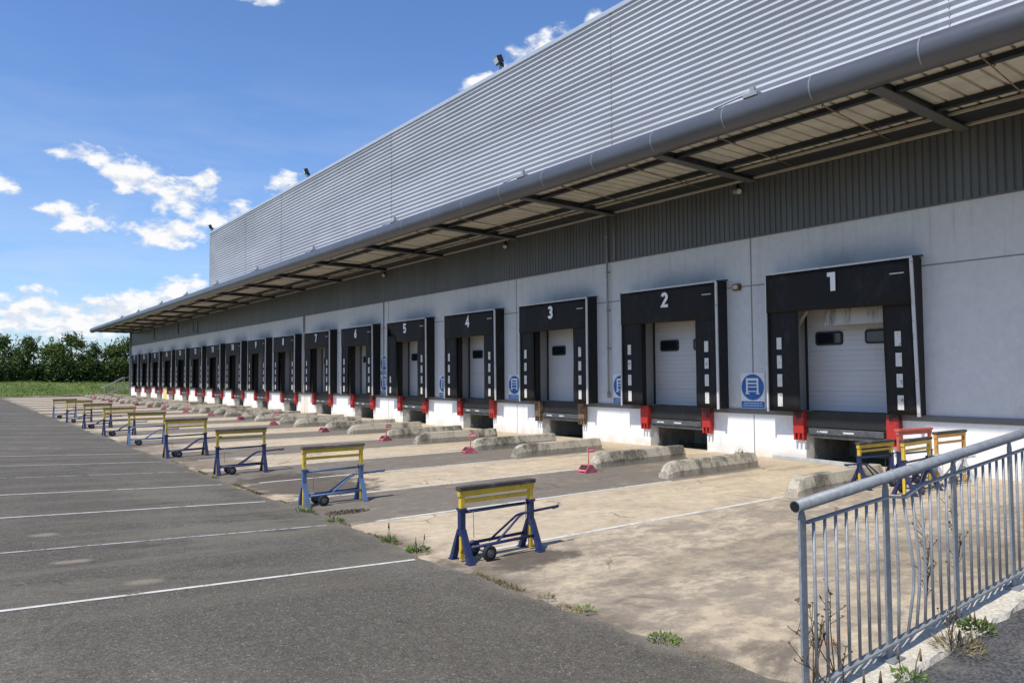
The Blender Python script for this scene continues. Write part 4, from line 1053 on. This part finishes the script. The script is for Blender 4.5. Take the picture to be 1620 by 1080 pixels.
# weeds
def weed(label, loc, seed, spread=.16, n=40, h=.10, stalks=2, sh=.22, mat='weed', ll=.07, lw=.03):
    t = thing('weed', label, 'weed', loc); r = random.Random(seed)
    b = MB()
    for i in range(n):
        a = r.uniform(0, 6.28); rad = spread * math.sqrt(r.random())
        leaf(b, (rad * math.cos(a), rad * math.sin(a), r.uniform(0, h) * (1 - .5 * rad / spread)), Vector((math.cos(a), math.sin(a), r.uniform(.2, 1.6))) + rdir(r) * .6, ll * r.uniform(.6, 1.4), lw * r.uniform(.7, 1.3), r)
    b.build('leaves', T[mat], t)
    if stalks:
        b = MB()
        for i in range(stalks):
            a = r.uniform(0, 6.28); q = Vector((math.cos(a), math.sin(a), 0)) * spread * .4
            tip = q * 1.4 + Vector((r.uniform(-.04, .04), r.uniform(-.04, .04), sh * r.uniform(.7, 1.1)))
            b.tube([q, (q + tip) / 2 + Vector((.01, .01, 0)), tip], .0035, 5)
            b.tube([tip - Vector((0, 0, .07)), tip], .009, 6, taper=.003)
        b.build('stalks', T['dry'], t)
    return t
weed('leafy green weed in the joint just left of the nearest trestle', (4.53, 7.86, .01), 1, .13, 110, .05, 3, .22, ll=.05, lw=.022)
weed('small grass tuft in the joint left of the leafy weed', (4.50, 8.55, .01), 2, .08, 70, .06, 2, .28, ll=.07, lw=.012)
weed('low green tuft in the joint nearest the camera, long and creeping', (4.56, 4.05, .01), 3, .13, 150, .03, 0, 0, ll=.035, lw=.014)
weed('tiny tuft in the joint midway between trestle and railing', (4.55, 4.95, .01), 4, .06, 40, .05, 0, 0, ll=.05, lw=.014)
weed('small yellowing tuft in the joint, right of the nearest trestle', (4.52, 5.45, .01), 5, .06, 40, .05, 0, 0, ll=.05, lw=.014, mat='straw')
weed('flat green weed in the joint in front of the second trestle', (4.50, 10.2, .01), 6, .12, 70, .04, 2, .14, ll=.05, lw=.02)
weed('green tuft on the joint left of the light blue trestle', (4.46, 11.2, .01), 7, .12, 60, .05, 0, 0, ll=.06, lw=.02)
weed('scrubby weed against the wall foot right of door 2', (16.45, 11.95, 0), 8, .10, 50, .10, 3, .18, ll=.05, lw=.02, mat='straw')
# creeping grass along the joint: a loose line nobody could count
b = MB(); r = random.Random(31)
for i in range(6000):
    y = 2.9 + 19 * r.random() ** 1.2
    if math.sin(y * 2.3) + math.sin(y * 5.1 + 1) < .05: continue
    x = 4.52 + r.gauss(0, .03); h = r.uniform(.008, .032); a = r.uniform(0, 6.28)
    b.bm.faces.new([b.bm.verts.new(q) for q in ((x - .006 * math.cos(a), y - .006 * math.sin(a), .0), (x + .006 * math.cos(a), y + .006 * math.sin(a), .0), (x + r.uniform(-.03, .03), y + r.uniform(-.03, .03), .01 + h))])
o = b.build('joint_grass', T['moss']); tag(o, 'dry grass and moss creeping along the tarmac joint', kind='stuff')
b = MB(); r = random.Random(33)
for i in range(700):
    a = r.uniform(0, 6.28); q = math.sqrt(r.random()); leaf(b, (5.0 + .36 * q * math.cos(a), 10.85 + .16 * q * math.sin(a), r.uniform(0, .018) * (1 - q)), rdir(r), .035, .02, r)
o = b.build('leaf_litter', T['litter']); tag(o, 'heap of dark leaf litter in front of the light blue trestle', kind='stuff')
# tall dry stalks and growth along the railing
def dry_stalk(label, loc, seed, h, lean, nb=7):
    t = thing('dry_weed', label, 'weed', loc); r = random.Random(seed); b = MB(); hd = MB()
    for s in range(3):
        tip = Vector((lean * (1 + .5 * s) - .06 * s, r.uniform(-.08, .08), h * (1 - .2 * s))); m1 = tip * .5 + Vector((r.uniform(-.03, .03), 0, .05))
        b.tube([(0, 0, 0), m1, tip], .004, 5, taper=.002)
        for k in range(nb):
            f = r.uniform(.35, 1); p0 = m1.lerp(tip, max(0, (f - .5) * 2)) if f > .5 else Vector((0, 0, 0)).lerp(m1, f * 2)
            d = Vector((r.uniform(-.1, .1), r.uniform(-.05, .05), r.uniform(.04, .12))); b.tube([p0, p0 + d], .0022, 4)
            for q in range(5): leaf(hd, p0 + d, rdir(r, .4), .014, .008, r)
        for q in range(7): leaf(hd, tip, rdir(r, .3), .017, .009, r)
    b.build('stems', T['dry'], t); hd.build('seed_heads', T['head'], t)
def on_ramp(x, dy): return (x, rail_y(x) + dy, rz_(x))
dry_stalk('tall dry weed leaning left in front of the end post of the railing', on_ramp(3.84, -.17), 1, .42, -.16)
dry_stalk('dry brown stalk behind the railing near its second baluster', on_ramp(4.02, .13), 2, .42, .10)
dry_stalk('dry weed low at the foot of the railing, left of the end post', on_ramp(3.72, -.2), 3, .22, -.12, 4)
dry_stalk('dry stalk through the middle of the first railing panel', on_ramp(4.22, .12), 4, .50, -.10)
dry_stalk('tall dry stalks beyond the railing near the right edge of the photo', on_ramp(5.30, .14), 5, .62, .05, 9)
dry_stalk('tall dry stalks beyond the railing, farthest right', on_ramp(5.75, .14), 6, .75, .03, 9)
dry_stalk('short dry stalks on the kerb right of the second railing post', on_ramp(4.98, -.17), 7, .20, .02, 4)
weed('straw coloured tuft spilling from the kerb onto the ramp', on_ramp(5.0, -.20), 12, .13, 230, .05, 3, .12, 'straw', .07, .006)
weed('green weed on the ramp kerb at the right edge', on_ramp(5.36, -.14), 13, .10, 170, .08, 3, .14, 'weed', .035, .016)
weed('green weed at the kerb, first panel of the railing', on_ramp(4.45, -.19), 14, .09, 110, .05, 2, .2, 'weed', .035, .013)
weed('green weed at the foot of the end post', on_ramp(4.08, -.19), 15, .08, 110, .07, 2, .2, 'weed', .03, .010)

# ------------------------------------------------------------------ steel stair at the far end of the building
def stair():
    t = thing('steel_stair', 'grey steel stair with a handrail at the far end of the building', 'stair', (16.2, 95.0, 0))
    for q in range(6): MB().box((-.35 - .32 * q, -.5, 1.0 - .17 * q), (-.05 - .32 * q, .5, 1.04 - .17 * q)).build('tread', T['conduit'], t)
    MB().box((-.05, -.5, 1.14), (1.4, .5, 1.2)).build('landing', T['conduit'], t)
    for y in (-.5, .5):
        b = MB(); b.beam((-2.2, y, .0), (0, y, 1.15), .03, .18, (0, 0, 1)); b.build('stringer', T['conduit'], t)
        b = MB(); b.tube([(-2.5, y, .95), (-2.1, y, 1.05), (-.1, y, 2.10), (1.4, y, 2.15)], .035, 8)
        for x, z0, z1 in ((-2.1, .05, 1.05), (-1.1, .6, 1.58), (-.1, 1.1, 2.1), (1.3, 1.2, 2.15)): b.tube([(x, y, z0), (x, y, z1)], .025, 6)
        b.build('handrail', T['galv'], t)
stair()
